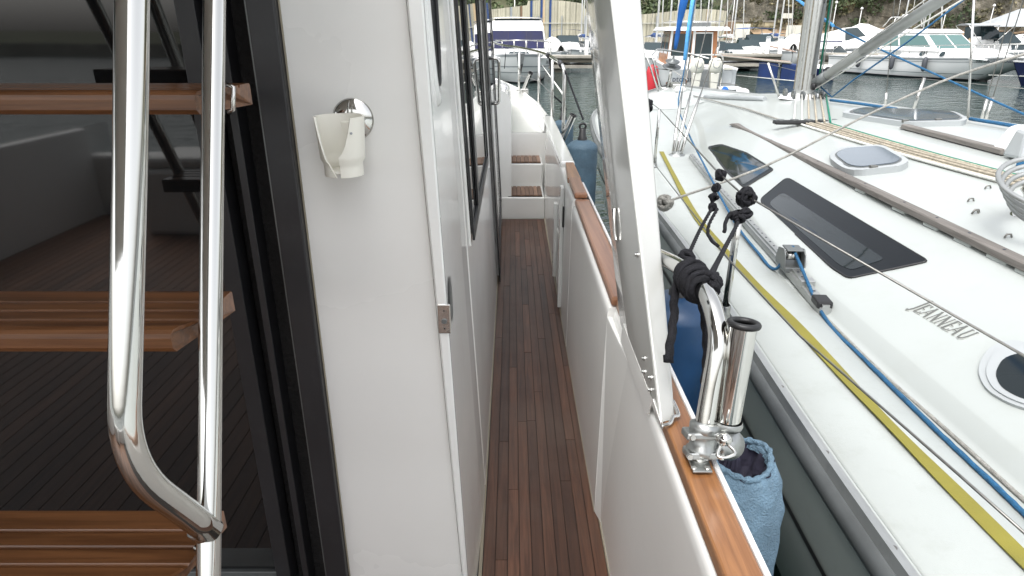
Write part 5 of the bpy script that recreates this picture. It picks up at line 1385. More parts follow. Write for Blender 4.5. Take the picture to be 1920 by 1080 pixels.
# near fender in its pale blue towelling cover, open at the top
tc = atz(1383,868,1.27); fx = Vector((tc.x+.006, tc.y+.02, 0)); zt = tc.z + .0
t = thing('fender', (fx.x, fx.y, zt-.75), 'pale blue towelling-covered fender hanging next to the rod holder, navy lining showing', 'fender')
prof = [(.001,-.78),(.06,-.77),(.095,-.72),(.105,-.62),(.108,-.4),(.106,-.2),(.100,-.10),(.088,-.04),(.074,-.008),(.066,.0),(.060,-.004),(.056,-.014)]
mb = MB(); n = 60; rows = []
pp = []
for i in range(len(prof)-1):
    for k in range(5): s_ = k/5; pp.append((prof[i][0]*(1-s_)+prof[i+1][0]*s_, prof[i][1]*(1-s_)+prof[i+1][1]*s_))
pp.append(prof[-1])
for r_, z_ in pp:
    row = []
    for k in range(n):
        a = 2*PI*k/n; q = noise.noise(Vector((math.cos(a)*1.6, math.sin(a)*1.6, z_*7))); f = 1 + .05*q + .018*math.sin(a*9+z_*20)*max(0,1+z_*6)
        q2 = .006*noise.noise(Vector((math.cos(a)*6, math.sin(a)*6, z_*30)))
        row.append((fx.x + (r_*f+q2)*math.cos(a), fx.y + (r_*f+q2)*math.sin(a), zt + z_ + .008*math.sin(a*2+1)*max(0,1+z_*5)))
    rows.append(row)
mb.loft(rows, True, True); part(mb, 'cover', 'denim', t)
mb = MB(); mb.tube([(fx.x+.0645*math.cos(a)*(1+.04*math.sin(5*a)), fx.y+.0645*math.sin(a)*(1+.04*math.cos(4*a)), zt+.002+.008*math.sin(a*2+1)+.0015*math.sin(23*a)) for a in np.linspace(0,2*PI,90)], .0058, 8, False, lobes=2, lob=.25, twist=120); part(mb, 'frayed_hem', 'denim', t)
mb = MB(); rows = []
for r_, z_ in ((.064,-.002),(.057,-.022),(.052,-.05),(.040,-.075),(.02,-.06),(.012,-.02),(.006,.02)):
    rows.append([(fx.x - .006*(1-r_/.064) + r_*(1+.16*math.sin(8*a+r_*40))*math.cos(a), fx.y + r_*(1+.16*math.sin(8*a+r_*40))*math.sin(a), zt+z_) for a in np.linspace(0,2*PI,64)[:-1]])
mb.loft(rows, True, True, flip=True); part(mb, 'lining', 'navydark', t)
# big navy fender behind the wing support, second navy one below it
c = atz(1288,640,1.95); fender(Vector((.55,1.95,1.30)), .125, .80, 'fender', 'large dark navy fender between the white wing support and the steel rail')
c = atY(1092,345,4.6); c = Vector((.50,4.62,1.36)); fender(c, .112, .86, 'fendgrey', 'grey-blue covered fender hanging outside the bow quarter, beyond the teak cap')
fender(Vector((.46,5.9,1.46)), .095, .62, 'fendgrey', 'small dark blue fender farther forward beside the steel rod holder', 'fender')
mb = MB(); rope3(mb, [Vector((.50,4.62,1.93)), atY(1066,150,5.0), atY(1057,128,5.1)], .0065); single(mb, 'fender_rope', 'blackrope', 'thin black rope from the bow rail to the grey-blue fender', 'rope')
mb = MB(); rope3(mb, [Vector((.46,5.9,1.90)), atY(1038,180,5.8), atY(1030,108,5.75)], .0065); single(mb, 'fender_rope', 'blackrope', 'thin black rope from the bow rail to the small forward fender', 'rope')

# black lashing between side rail and neighbour's guardrail
R_ = .0052
def strand(t, name, pts, r): mb = MB(); rope3(mb, pts, r); return part(mb, name, 'blackrope', t)
t = thing('lashing', atz(1312,432,2.0), 'left black rope lashing, knotted on the guard wire with a loose tail', 'rope')
strand(t, 'knot', ball_knot(K1, .020, .006, 5, 3), .0058)
for (px_,py_,s_) in ((1343,352,2),(1338,370,5),(1336,388,6)): strand(t, 'knot', ball_knot(atz(px_,py_,2.24), .014, .006, 3, s_), .0055)
strand(t, 'strand', smoothpath([atz(1334,392,2.2), atz(1312,432,2.0), atz(1292,476,1.72)],6), R_)
strand(t, 'loose_end', smoothpath([atz(1345,392,2.2), atz(1330,420,2.1), atz(1328,440,2.05), atz(1338,455,2.03), atz(1348,462,2.02)],6), R_)
strand(t, 'knot', ball_knot(atz(1288,482,1.40), .014, .006, 4, 8), .0058)
t = thing('lashing', atz(1366,452,1.8), 'right black rope lashing with the big round knot on the guard wire', 'rope')
strand(t, 'knot', ball_knot(K2, .029, .006, 9, 5), .0066)
for (px_,py_,s_,r_) in ((1398,400,12,.018),(1386,410,13,.015),(1376,404,15,.012)): strand(t, 'knot', ball_knot(atz(px_,py_,2.05), r_, .006, 4, s_), .0060)
strand(t, 'loose_end', smoothpath([atz(1372,398,2.03), atz(1362,412,2.03), atz(1358,436,2.02)],6), .0058)
strand(t, 'strand', smoothpath([atz(1384,418,2.0), atz(1366,452,1.8), atz(1345,492,1.5), atz(1331,520,1.12)],8), .0056)
# turns round the steel rail and the hanging tail
mb = MB(); sp = dens(hoop,.01); i0 = min(range(len(sp)), key=lambda i:(sp[i]-atz(1325,552,1.08)).length); i1 = min(range(len(sp)), key=lambda i:(sp[i]-atz(1284,507,1.19)).length)
a_, b_ = sp[min(i0,i1)], sp[max(i0,i1)]; ax = (b_-a_).normalized(); u_ = ax.orthogonal().normalized(); v_ = ax.cross(u_)
for lay, (rr_, turns, ph) in enumerate(((.0205,6,0),(.0250,4.4,1.3),(.0275,2.0,2.4))):
    pts = []; N_ = int(turns*16)
    for k in range(N_+1):
        tt = k/N_; q = a_.lerp(b_, .04+.10*lay+(.92-.20*lay)*tt); aa = 2*PI*turns*tt + ph
        pts.append(q + (u_*math.cos(aa)+v_*math.sin(aa))*(rr_ + .002*math.sin(aa*1.7)) + ax*.006*math.sin(aa+lay))
    rope3(mb, pts, .0056)
rope3(mb, ball_knot(atz(1334,528,1.10), .015, .006, 3, 21), .0062)
single(mb, 'rope_wrap', 'blackrope', 'black rope wound many turns round the bend of the steel rail', 'rope')
mb = MB(); rope3(mb, smoothpath([atz(1284,520,1.20), atz(1266,545,1.18), atz(1264,590,1.16), atz(1259,630,1.14), atz(1253,672,1.12)],8), .0075); rope3(mb, [atz(1253,666,1.12), atz(1252,680,1.118)], .0085)
single(mb, 'rope_tail', 'blackrope', 'loose end of black rope hanging down beside the white wing support', 'rope')
mb = MB(); rope3(mb, smoothpath([atz(1312,552,1.16), atz(1320,600,1.16), atz(1324,660,1.16), atz(1320,720,1.16)],8), .0062); single(mb, 'rope_strand', 'blackrope', 'black rope strand running down behind the steel rail', 'rope')
# black lashing far forward on the neighbour's guardrail
mb = MB(); q = T2 + Vector((-.09,.05,.02)); rope3(mb, ball_knot(q, .045, .01, 6, 31), .012); rope3(mb, smoothpath([q, q+Vector((-.01,0,-.15)), q+Vector((.01,0,-.3)), q+Vector((.02,-.05,-.5))],6), .012)
single(mb, 'fender_knot', 'blackrope', 'black rope knot with hanging loops just right of the wing support, far guardrail', 'knot')
mb = MB(); mb.lathe([(.001,-.35),(.11,-.30),(.13,-.2),(.13,.2),(.10,.32),(.03,.36),(.001,.37)], 20, atz(1222,155,13.5)); single(mb, 'red_buoy', 'red', 'red buoy hanging at the bow pulpit behind the wing support', 'buoy')
# ------------------------------------------------------------ boats across the water (each built round its own origin, bow to +Y, then placed)
def fhull(L, B, F, sheer=.25, stern=.85, full=2.2, n=16, flare=.25, rake=.6):
    rows = []; deck = []
    for sgn in (-1, 1):
        rr_ = []
        for i in range(n+1):
            t = i/n; y = -L/2 + L*t
            b_ = B/2*(stern + (1-stern)*math.sin(min(1,t/.45)*PI/2)) * (1 - max(0,(t-.45)/.55)**full*.985)
            z = F + sheer*t*t; k = max(0,(t-.4)/.6)
            rk = lambda f: y - rake*L/12*k**3*(1-f)*2
            rr_.append([(sgn*b_, y, z), (sgn*b_*(1-.04), rk(.85), z*.82), (sgn*b_*(1-flare*.5*k-.06), rk(.5), z*.45), (sgn*b_*(1-flare*k-.12)*(1-.3*k), rk(.1), .06), (sgn*b_*(1-.8*k)*.8, rk(0), -.12), (0, rk(0), -.3)])
            deck.append((sgn*b_, y, z))
        rows.append(rr_)
    mb = MB(); mb.loft(rows[0], True); mb.loft(rows[1], True, flip=True)
    a, b_ = rows[0][0], rows[1][0]; mb.add(list(a) + list(b_)[::-1], [tuple(range(12))])
    md = MB(); md.loft([[(-B*0+rows[0][i][0][0]*.985, rows[0][i][0][1], rows[0][i][0][2]-.05), (0, rows[0][i][0][1], rows[0][i][0][2]+.02), (rows[1][i][0][0]*.985, rows[1][i][0][1], rows[1][i][0][2]-.05)] for i in range(n+1)], False)
    edge = [rows[0][i][0] for i in range(n+1)], [rows[1][i][0] for i in range(n+1)]
    return mb, md, edge, rows
def edge_at(edge, y, side=1):
    E_ = edge[0] if side < 0 else edge[1]; ys_ = [e[1] for e in E_]
    return Vector((np.interp(y, ys_, [e[0] for e in E_]), y, np.interp(y, ys_, [e[2] for e in E_])))
def band(rows, k0, k1, f0, f1, off=.012, i0=0):
    """stripe following the hull side between fractions of two profile rows"""
    mb = MB()
    for s_, rr_ in enumerate(rows):
        q = []
        for r in rr_[i0:]:
            a = Vector(r[k0]).lerp(Vector(r[k1]), f0); b_ = Vector(r[k0]).lerp(Vector(r[k1]), f1); o = Vector(((-1 if s_ == 0 else 1)*off, 0, 0)); q.append([a+o, b_+o])
        mb.loft(q, True, flip=(s_==1))
    return mb
def rail(edge, y0, y1, h, t, npost=6, r=.018, both=True, mid=False, closed=True):
    mb = MB(); Ls = []
    for s_ in (-1, 1):
        Ls.append([edge_at(edge, y, s_)*1 + Vector((-.04*s_,0,h)) for y in np.linspace(y0, y1, 12)])
    if closed: P_ = Ls[0] + Ls[1][::-1]; mb.tube(P_, r, 6)
    else:
        for q in Ls: mb.tube(q, r, 6)
    if mid: mb.tube([p - Vector((0,0,h*.45)) for p in Ls[0] + Ls[1][::-1]], r*.6, 5)
    o = part(mb, 'guard_rail', 'steel2', t)
    mp = MB()
    for s_ in (-1,1):
        for y in np.linspace(y0, y1, npost): e = edge_at(edge, y, s_); mp.tube([e+Vector((-.04*s_,0,0)), e+Vector((-.04*s_,0,h))], r*.8, 5)
    part(mp, 'rail_post', 'steel2', o, stuff=True)
    return o
def place(t, x, y, rz, z=0): t.location = (x,y,z); t.rotation_euler = (0,0,rz)
def quadface(x0,x1,y0,y1,z0,z1,ix,iy0,iy1,which):
    """outer faces of a frustum as quads, counter-clockwise seen from outside"""
    b = [(x0,y0,z0),(x1,y0,z0),(x1,y1,z0),(x0,y1,z0)]; t = [(x0+ix,y0+iy0,z1),(x1-ix,y0+iy0,z1),(x1-ix,y1-iy1,z1),(x0+ix,y1-iy1,z1)]
    k = {'aft':(0,1),'right':(1,2),'front':(2,3),'left':(3,0)}[which]
    return [b[k[0]], b[k[1]], t[k[1]], t[k[0]]]
def cabin(t, x0,x1,y0,y1,z0,z1,ix,iy0,iy1,mat='white',wins=(),glass_='farglass',name='cabin',bevel=.05):
    c = part(MB().frustum(x0,x1,y0,y1,z0,z1,ix,iy0,iy1), name, mat, t, bevel)
    for (wh,u0,u1,v0,v1) in wins:
        q = quadface(x0,x1,y0,y1,z0,z1,ix,iy0,iy1,wh); part(MB().patch(q,u0,u1,v0,v1,.012,.03), 'window', glass_, c)
    return c

# --- white flybridge boat, bow on, navy windscreen cover
t = thing('flybridge_boat', (0,0,0), 'white flybridge boat bow-on with a navy canvas over its windscreen', 'motorboat')
mh, md, ed, rows = fhull(10.5, 3.9, 1.22, .30, .92, 3.2, flare=.16, rake=.7)
part(mh,'hull','white',t); part(md,'deck','white',t)
part(band(rows,0,1,.15,.55,.02,3),'rubbing_band','grey',t); part(band(rows,1,2,.62,.72,.02,3),'hull_line','grey',t); part(band(rows,2,3,.15,.22,.02,3),'hull_line','grey',t); part(band(rows,3,4,-.1,.9,.015),'boot_top','antifoul',t)
cabin(t,-1.45,1.45,1.2,4.0,1.25,1.60,.25,.0,1.2,'white',(('front',.3,.7,.2,.8),))
c = cabin(t,-1.62,1.62,-2.9,1.7,1.35,2.62,.16,.1,.55,'white',(('left',.1,.9,.3,.85),('right',.1,.9,.3,.85)))
q = quadface(-1.62,1.62,-2.9,1.7,1.35,2.62,.16,.1,.55,'front'); part(MB().patch(q,.03,.97,.24,.95,.05,.06),'windscreen_cover','navy',c,.02)
for u in (.33,.66): part(MB().patch(q,u-.006,u+.006,.12,.93,.058,.03),'cover_seam','navydark',c)
cabin(t,-1.5,1.5,-2.8,1.15,2.6,3.10,.12,.1,.45,'white',(), name='flybridge',bevel=.12)
part(MB().tube(smoothpath([(-1.35,.2,3.1),(-1.3,.75,3.2),(0,.85,3.24),(1.3,.75,3.2),(1.35,.2,3.1)],6),.03,6),'screen_rail','steel2',t)
part(MB().box((-1.25,.6,3.08),(1.25,.64,3.18)),'flybridge_screen','smoked',t)
rail(ed, .6, 4.9, .62, t, 7, .024)
for (a,b_) in ((-.28,-.26),(.28,.26)): part(MB().tube([(a,4.5,1.5),(a,4.6,2.1),(a*4.5,3.9,2.12)],.022,6),'pulpit_gate','steel2',t)
part(MB().hexa([(-.12,5.0,1.0),(.12,5.0,1.0),(.12,5.45,1.0),(-.12,5.45,1.0),(-.2,4.8,1.46),(.2,4.8,1.46),(.2,5.5,1.52),(-.2,5.5,1.52)]),'anchor_roller','aludark',t)
part(MB().prism([(-.13,5.40,1.05),(.13,5.40,1.05),(0,5.42,.5)],(0,.05,0)),'anchor','black',t)
for y in (-1.,): part(MB().tube([(.7,5.0,1.9),(.8,5.2,.8)],.02,5),'hanging_line','blackrope',t)
def bowtext(txt, size, side, yc, z):
    e0 = Vector(rows[1 if side>0 else 0][11][1]); e1 = Vector(rows[1 if side>0 else 0][14][1])
    d = (e1-e0).normalized(); up_ = Vector((side*.25,0,1)).normalized()
    xd_ = d*-1 if side > 0 else d
    org = (e1 if side > 0 else e0) + Vector((side*.06,0.03,-.22)); place_text(txt, size, org, xd_, up_, 'ink', t)
bowtext('F. BILLART', .24, -1, 0, 0); bowtext('7-PO-3', .24, 1, 0, 0)
place(t, pxX(969,38,1.5), 39.0, PI+.03)

# --- big express cruiser, bow to the right
t = thing('express_cruiser', (0,0,0), 'large white express cruiser with pale green windscreen and three grey fenders along its side', 'motorboat')
mh, md, ed, rows = fhull(13.2, 3.9, 1.08, .30, .9, 2.6, flare=.22, rake=1.8, n=22)
part(mh,'hull','white',t); part(md,'deck','white',t)
part(band(rows,0,1,.25,.62,.02),'rubbing_band','grey',t); part(band(rows,1,2,.0,.08,.02),'hull_line','grey',t); part(band(rows,2,3,.35,.42,.02),'hull_line','grey',t); part(band(rows,3,4,-.3,1.0,.02),'boot_top','antifoul',t)
cabin(t,-1.6,1.6,-1.2,4.3,1.12,1.64,.35,.0,1.8,'white',(),name='foredeck_trunk',bevel=.15)
c = cabin(t,-1.55,1.55,-3.6,1.4,1.48,2.45,.22,.2,1.25,'white',(('left',.06,.42,.25,.86),('left',.46,.95,.25,.86),('right',.05,.47,.25,.86),('right',.50,.94,.25,.86),('front',.05,.48,.14,.88),('front',.52,.95,.14,.88)),'greenglass')
part(MB().frustum(-1.42,1.42,-3.9,.35,2.45,2.66,.15,.1,.3),'hardtop','white',t,.06)
for y in (-2.3,-1.2,-.1): part(MB().patch(quadface(-1.55,1.55,-3.6,1.4,1.48,2.45,.22,.2,1.25,'left'),.30+.12*y*0+(y+2.3)*.18,.315+(y+2.3)*.18,.22,.88,.02,.02),'window_post','white',c)
part(MB().tube(fillet([(-1.1,-3.2,2.8),(-1.0,-2.8,3.35),(1.0,-2.8,3.35),(1.1,-3.2,2.8)],.2),.035,8),'radar_arch','steel2',t)
part(MB().tube(fillet([(-1.1,-2.4,2.8),(-1.0,-2.5,3.3),(1.0,-2.5,3.3),(1.1,-2.4,2.8)],.2),.03,8),'radar_arch','steel2',t)
part(MB().lathe([(.0001,0),(.25,0),(.27,.08),(.22,.16),(.0001,.18)],16,(0,-2.65,3.33)),'radar_dome','white',t)
for x in (-.5,.6): part(MB().tube([(x,-2.7,3.3),(x,-2.8,4.9)],.012,5),'aerial','mastw',t)
rail(ed,-1.0,6.1,.62,t,9,.02)
for y in (.4,1.7): part(MB().disc((-1.52,y,1.36),(-1,0,.6),.16,.02,16),'portlight','farglass',t)
for y in (.4,1.7): part(MB().disc((1.52,y,1.36),(1,0,.6),.16,.02,16),'portlight','farglass',t)
e_ = edge_at(ed,2.6,1); e2_ = edge_at(ed,4.6,1)
cruiser = t; CR = (pxX(1603,45.5,.5), 45.5, pxX(1885,35.5,.2), 35.5)
ang = math.atan2(CR[2]-CR[0]+1.0, CR[3]-CR[1]); # heading from +Y
rz = -math.atan2(CR[2]-CR[0], CR[3]-CR[1])
L_c = math.hypot(CR[2]-CR[0], CR[3]-CR[1])
ctr = Vector(((CR[0]+CR[2])/2, (CR[1]+CR[3])/2, 0)); hd = Vector((CR[2]-CR[0], CR[3]-CR[1],0)).normalized()
ctr = Vector((CR[0],CR[1],0)) + hd*6.0
vis = 1 if (Matrix.Rotation(rz,3,'Z') @ Vector((1,0,0))).dot(-ctr) > 0 else -1
eA = edge_at(ed,3.2,vis); eB = edge_at(ed,5.2,vis); d_c = (eB-eA).normalized()
place_text('BAHIA SPORT 360', .20, (eA if vis < 0 else eB) + Vector((vis*.05,0,-.27)), d_c if vis < 0 else -d_c, (vis*.1,0,1), 'ink', t)
place(t, ctr.x, ctr.y, rz)
RC = Matrix.Rotation(rz,3,'Z')
for k,(y,lab) in enumerate(((-3.6,'grey fender nearest the stern of the big white cruiser'),(-1.0,'middle grey fender on the side of the big white cruiser'),(1.2,'grey fender nearest the bow on the big white cruiser'))):
    e = edge_at(ed,y,vis); w_ = ctr + RC @ Vector((e.x+vis*.17, e.y, 0)); 
    f = thing('cruiser_fender', (w_.x,w_.y,.42), lab, 'fender', 'grey fenders along the white cruiser')
    part(MB().lathe([(.001,0),(.10,.06),(.14,.16),(.14,.62),(.09,.74),(.03,.80),(.001,.81)],14,(w_.x,w_.y,.42)),'body','fendark',f)
    part(MB().tube([(w_.x,w_.y,1.21),(w_.x-.0,w_.y+.05,1.6)],.015,5),'lanyard','blackrope',f)

# --- wheelhouse boat with two outboards, stern to us
t = thing('wheelhouse_boat', (0,0,0), 'white wheelhouse boat with wooden cabin sides seen from the stern, two cream outboards', 'motorboat')
mh, md, ed, rows = fhull(7.6, 3.0, 1.05, .35, .96, 2.6, flare=.3)
part(mh,'hull','white',t); part(md,'deck','white',t); part(band(rows,3,4,-.3,1.0,.02),'boot_top','antifoul',t)
part(MB().box((-1.38,-3.86,.12),(1.38,-3.79,1.0)),'transom','grey',t,.03)
part(MB().box((-1.30,-3.94,.10),(-.30,-3.865,.26)),'transom_board','cabinwood',t,.01)
part(MB().box((-1.45,-4.5,.10),(-.35,-3.9,.18)),'swim_platform','white',t,.02); part(MB().box((.55,-4.5,.18),(1.5,-3.9,.30)),'swim_platform','white',t,.03)
part(MB().box((.75,-3.90,.42),(1.2,-3.865,.96)),'transom_door','grey',t,.02)
for x in (.82,): part(MB().box((x,-3.915,.98),(x+.35,-3.86,1.06)),'label_plate','white2',t)
c = cabin(t,-1.22,1.12,-1.2,1.6,1.0,2.55,.10,.06,.5,'cabinwood',(('left',.08,.45,.35,.92),('left',.52,.9,.35,.92),('right',.08,.45,.35,.92),('right',.52,.9,.35,.92),('aft',.06,.46,.08,.92),('aft',.54,.90,.06,.92)),'farglass')
qa = quadface(-1.22,1.12,-1.2,1.6,1.0,2.55,.10,.06,.5,'aft')
for (u0,u1,v0,v1) in ((.0,.05,0,1),(.475,.53,.0,1),(.88,.90,.05,.93),(.53,.90,.92,.96)): part(MB().patch(qa,u0,u1,v0,v1,.03,.03),'door_frame','white',c)
part(MB().frustum(-1.55,1.45,-1.9,2.0,2.55,2.72,.1,.1,.3),'wheelhouse_roof','white',t,.05)
part(MB().tube([(-1.2,-1.6,2.95),(1.1,-1.6,2.95),(1.1,1.0,2.95),(-1.2,1.0,2.95),(-1.2,-1.6,2.95)],.02,6),'roof_rack','steel2',t)
part(MB().box((-.6,-1.0,2.72),(.7,.4,2.92)),'roof_box','aludark',t,.03)
part(MB().frustum(-1.5,-.6,-3.7,-2.6,1.0,1.5,.08,.1,.1),'stern_seat','white',t,.05)
hp_ = fillet([(-.75,-3.8,.2),(-.75,-4.2,1.6),(.65,-4.2,1.6),(.65,-4.2,-.1)],.25); part(MB().tube(hp_,.035,8),'boarding_hoop','steel2',t)
for x in (-.42,.33):
    ob = part(MB().lathe([(.001,-.05),(.20,-.02),(.27,.12),(.29,.30),(.26,.48),(.17,.60),(.001,.64)],18,(x,-4.25,.86),(0,-.12,1)),'outboard','outb',t)
    part(MB().frustum(x-.13,x+.13,-4.45,-4.1,.15,.88,-.06,-.02,-.02),'leg','outb',ob,.04)
    part(MB().frustum(x-.06,x+.06,-4.4,-4.2,-.5,.3,-.03,-.02,-.02),'lower_leg','outb',ob,.02)
    part(MB().disc((x,-4.535,1.22),(0,-1,.1),.16,.012,18),'badge_ring','grey',ob)
    part(MB().disc((x,-4.55,1.22),(0,-1,.1),.13,.012,18),'badge','white2',ob)
place_text('ptchan', .34, (-1.36,-3.87,.48), (1,0,0), (0,0,1), 'ink', t)
place(t, pxX(1312,31,1), 33.2, -.06)

# --- generic small boats, first of each kind then copies with their own look
def motorboat(lab, cover=None, hullm='white'):
    t = thing('motorboat', (0,0,0), lab, 'motorboat', 'motorboats moored across the harbour')
    mh, md, ed, rows = fhull(6.4, 2.4, .85, .25, .9, 2.4); part(mh,'hull',hullm,t); part(md,'deck','white',t); part(band(rows,0,1,.3,.8,.02),'rubbing_band','grey',t)
    part(band(rows,3,4,-.3,1.0,.02),'boot_top','antifoul',t)
    cabin(t,-.85,.85,-.4,2.2,.85,1.45,.15,.1,.9,'white',(('left',.2,.8,.25,.8),('right',.2,.8,.25,.8)))
    q = [(-.85,.5,1.4),(.85,.5,1.4),(.7,-.1,2.0),(-.7,-.1,2.0)]
    part(MB().add([(-.85,.5,1.4),(.85,.5,1.4),(.7,-.1,1.95),(-.7,-.1,1.95),(-.95,-.6,1.3),(.95,-.6,1.3),(.8,-.7,1.9),(-.8,-.7,1.9)],[(0,1,2,3),(0,3,7,4),(1,5,6,2)]),'windscreen','farglass',t)
    rail(ed,.6,2.9,.45,t,5,.018)
    part(MB().box((-.85,-2.7,.85),(.85,-2.2,1.25)),'stern_bench','offwhite',t,.05)
    o = part(MB().lathe([(.001,0),(.16,.02),(.2,.2),(.17,.38),(.001,.44)],14,(0,-3.35,.95)),'outboard','outb',t); part(MB().box((-.07,-3.42,.0),(.07,-3.25,.98)),'leg','outb',o,.02)
    return t, ed
m1, ed1 = motorboat('small white motorboat with open cockpit left of the covered boat')
# variant with bimini canopy
m2, _ = motorboat('white motorboat with a blue bimini canopy behind the quay')
part(MB().loft([[(x,y,2.25+.12*math.cos(x*1.3)-.0*y) for x in np.linspace(-1.05,1.05,9)] for y in (-2.3,-1.6,-.9,-.1)],True),'canopy','bluecanvas',m2)
for y in (-2.3,-.1):
    for x in (-1.03,1.03): part(MB().tube([(x,y,2.26),(x*.95,-1.2,.95)],.018,6),'canopy_frame','steel2',m2)
# variant under a tied-down cover
m3, _ = motorboat('white boat under a tied-down pale cover')
mb = MB(); rows3 = []
for y in np.linspace(-3.1,2.9,16):
    e = edge_at(ed1,y,1); w = e.x+.08; top = 1.55+.55*math.exp(-((y-.2)/1.3)**2)+.05*math.sin(y*4)
    rows3.append([(w*s_, y, e.z+.02+(top-e.z)*(1-abs(s_)**1.6)*(1+.03*math.sin(y*7+s_*5))) for s_ in np.linspace(-1,1,11)])
mb.loft(rows3,True); part(mb,'cover','offwhite',m3)
for y in (-2,-.8,.6,1.8): e = edge_at(ed1,y,1); part(MB().tube([(e.x*s_*1.02,y,e.z+.04+(1.55+.5*math.exp(-((y-.2)/1.3)**2)-e.z)*(1-abs(s_)**1.6)+.02) for s_ in np.linspace(-1,1,11)],.014,4),'tie_rope','grey',m3)
# sailing boat with mast, boom, rolled sail and rigging
def sailboat(lab, Lm=12.5, cov='bluecanvas'):
    t = thing('sailboat', (0,0,0), lab, 'sailboat', 'sailboats moored across the harbour')
    mh, md, ed, rows = fhull(9.5, 3.1, 1.05, .2, .75, 2.0); part(mh,'hull','white',t); part(md,'deck','white',t); part(band(rows,0,1,.4,.8,.02),'hull_line','bluecanvas',t)
    cabin(t,-1.0,1.0,-1.0,2.8,1.05,1.5,.2,.1,.9,'white',(('left',.1,.4,.3,.75),('left',.5,.8,.3,.75),('right',.1,.4,.3,.75),('right',.5,.8,.3,.75)))
    part(MB().tube([(0,1.2,1.4),(0,1.15,Lm)],.075,10),'mast','mastw',t)
    part(MB().tube([(-1.0,1.2,Lm*.52),(0,1.2,Lm*.53),(1.0,1.2,Lm*.52)],.03,6),'spreader','mastw',t)
    bm = part(MB().tube([(0,1.1,2.1),(0,-2.8,2.15)],.06,8),'boom','mastw',t)
    part(MB().tube(dens([(0,1.1,2.25),(0,-.8,2.30),(0,-2.7,2.22)],.3),[.14,.16,.17,.16,.15,.16,.15,.14,.13,.12,.11,.10,.08][:len(dens([(0,1.1,2.25),(0,-.8,2.30),(0,-2.7,2.22)],.3))],10,lobes=2,lob=.1,twist=3),'sail_cover',cov,bm)
    for a in ((-1.3,1.0,1.1),(1.3,1.0,1.1)): part(MB().tube([a,(a[0]*.75,1.2,Lm*.52),(0,1.15,Lm-.3)],.010,4),'shroud','wire',t)
    part(MB().tube([(0,4.6,1.25),(0,1.15,Lm-.1)],.045,6),'furled_jib','whiterope',t); part(MB().tube([(0,-4.6,1.1),(0,1.15,Lm)],.010,4),'backstay','wire',t)
    rail(ed,-4.4,4.5,.6,t,8,.012); 
    part(MB().loft([[(x,y,1.95+.35*math.cos(x*1.2)*(1 if y>-1.3 else .8)) for x in np.linspace(-.95,.95,9)] for y in (-1.9,-1.3,-.6)],True),'spray_hood',cov,t)
    return t
s1 = sailboat('small white sailboat with blue sail cover, first right of the wing support')
# low inflatable and moored launches
def rib(lab):
    t = thing('inflatable_boat', (0,0,0), lab, 'dinghy')
    part(MB().tube(smoothpath([(-.75,-1.9,.45),(-.78,0,.45),(-.6,1.2,.5),(0,1.9,.58),(.6,1.2,.5),(.78,0,.45),(.75,-1.9,.45)],5),.22,12),'tube','grey',t)
    part(MB().box((-.6,-1.8,.1),(.6,1.1,.32)),'floor','white',t,.03); part(MB().box((-.3,-.5,.3),(.3,.1,.95)),'console','white',t,.05)
    part(MB().tube([(-.5,-1.6,.5),(-.5,-1.6,1.9),(.5,-1.6,1.9),(.5,-1.6,.5)],.025,6),'arch','steel2',t)
    o = part(MB().lathe([(.001,0),(.15,.02),(.18,.2),(.001,.40)],12,(0,-2.1,.8)),'outboard','outb',t); part(MB().box((-.06,-2.15,.0),(.06,-2.0,.82)),'leg','outb',o)
    return t
def put(t, px, Y, rz, s=1.0): t.location = (pxX(px,Y,1.2), Y, 0); t.rotation_euler = (0,0,rz); t.scale = (s,s,s)
def cp(src, px, Y, rz, lab, s=1.0, swap=None, g=None):
    r = dup(src, (pxX(px,Y,1.2), Y, 0), rz, lab, g, swap, (s,s,s)); return r
# left of the wing support
put(m3, 1034, 56, PI+.2, 1.0); m3['label'] = 'boat under a pale pitched cover just right of the flybridge boat'
put(m2, 1064, 58, PI, 1.15)
m2['label'] = 'motorboat with blue canopy and cream seat, left of the wing support'
put(m1, 1090, 60, PI-.4, .9); m1['label'] = 'small open motorboat low behind the quay, touching the wing support on its left'
part(MB().loft([[(-.55,-2.05,1.0),(-.6,-2.0,1.45),(-.4,-1.95,1.6),(.4,-1.95,1.6),(.6,-2.0,1.45),(.55,-2.05,1.0)],[(-.55,-1.9,1.0),(-.6,-1.85,1.45),(-.4,-1.8,1.6),(.4,-1.8,1.6),(.6,-1.85,1.45),(.55,-1.9,1.0)]],False),'seat_back','tan',m2)
# reflected / beyond the cabin on the left
cp(m2, 890, 57, PI+.1, 'blue-canopied motorboat mostly hidden behind the cabin side at the left of the flybridge boat', 1.1)
cp(s1, 800, 58, PI, 'sailboat hidden behind the cabin, seen only mirrored in the glossy white panels', 1.0)
cp(m3, 845, 56, PI-.1, 'covered boat hidden behind the cabin, seen only mirrored in the side window', 1.0)
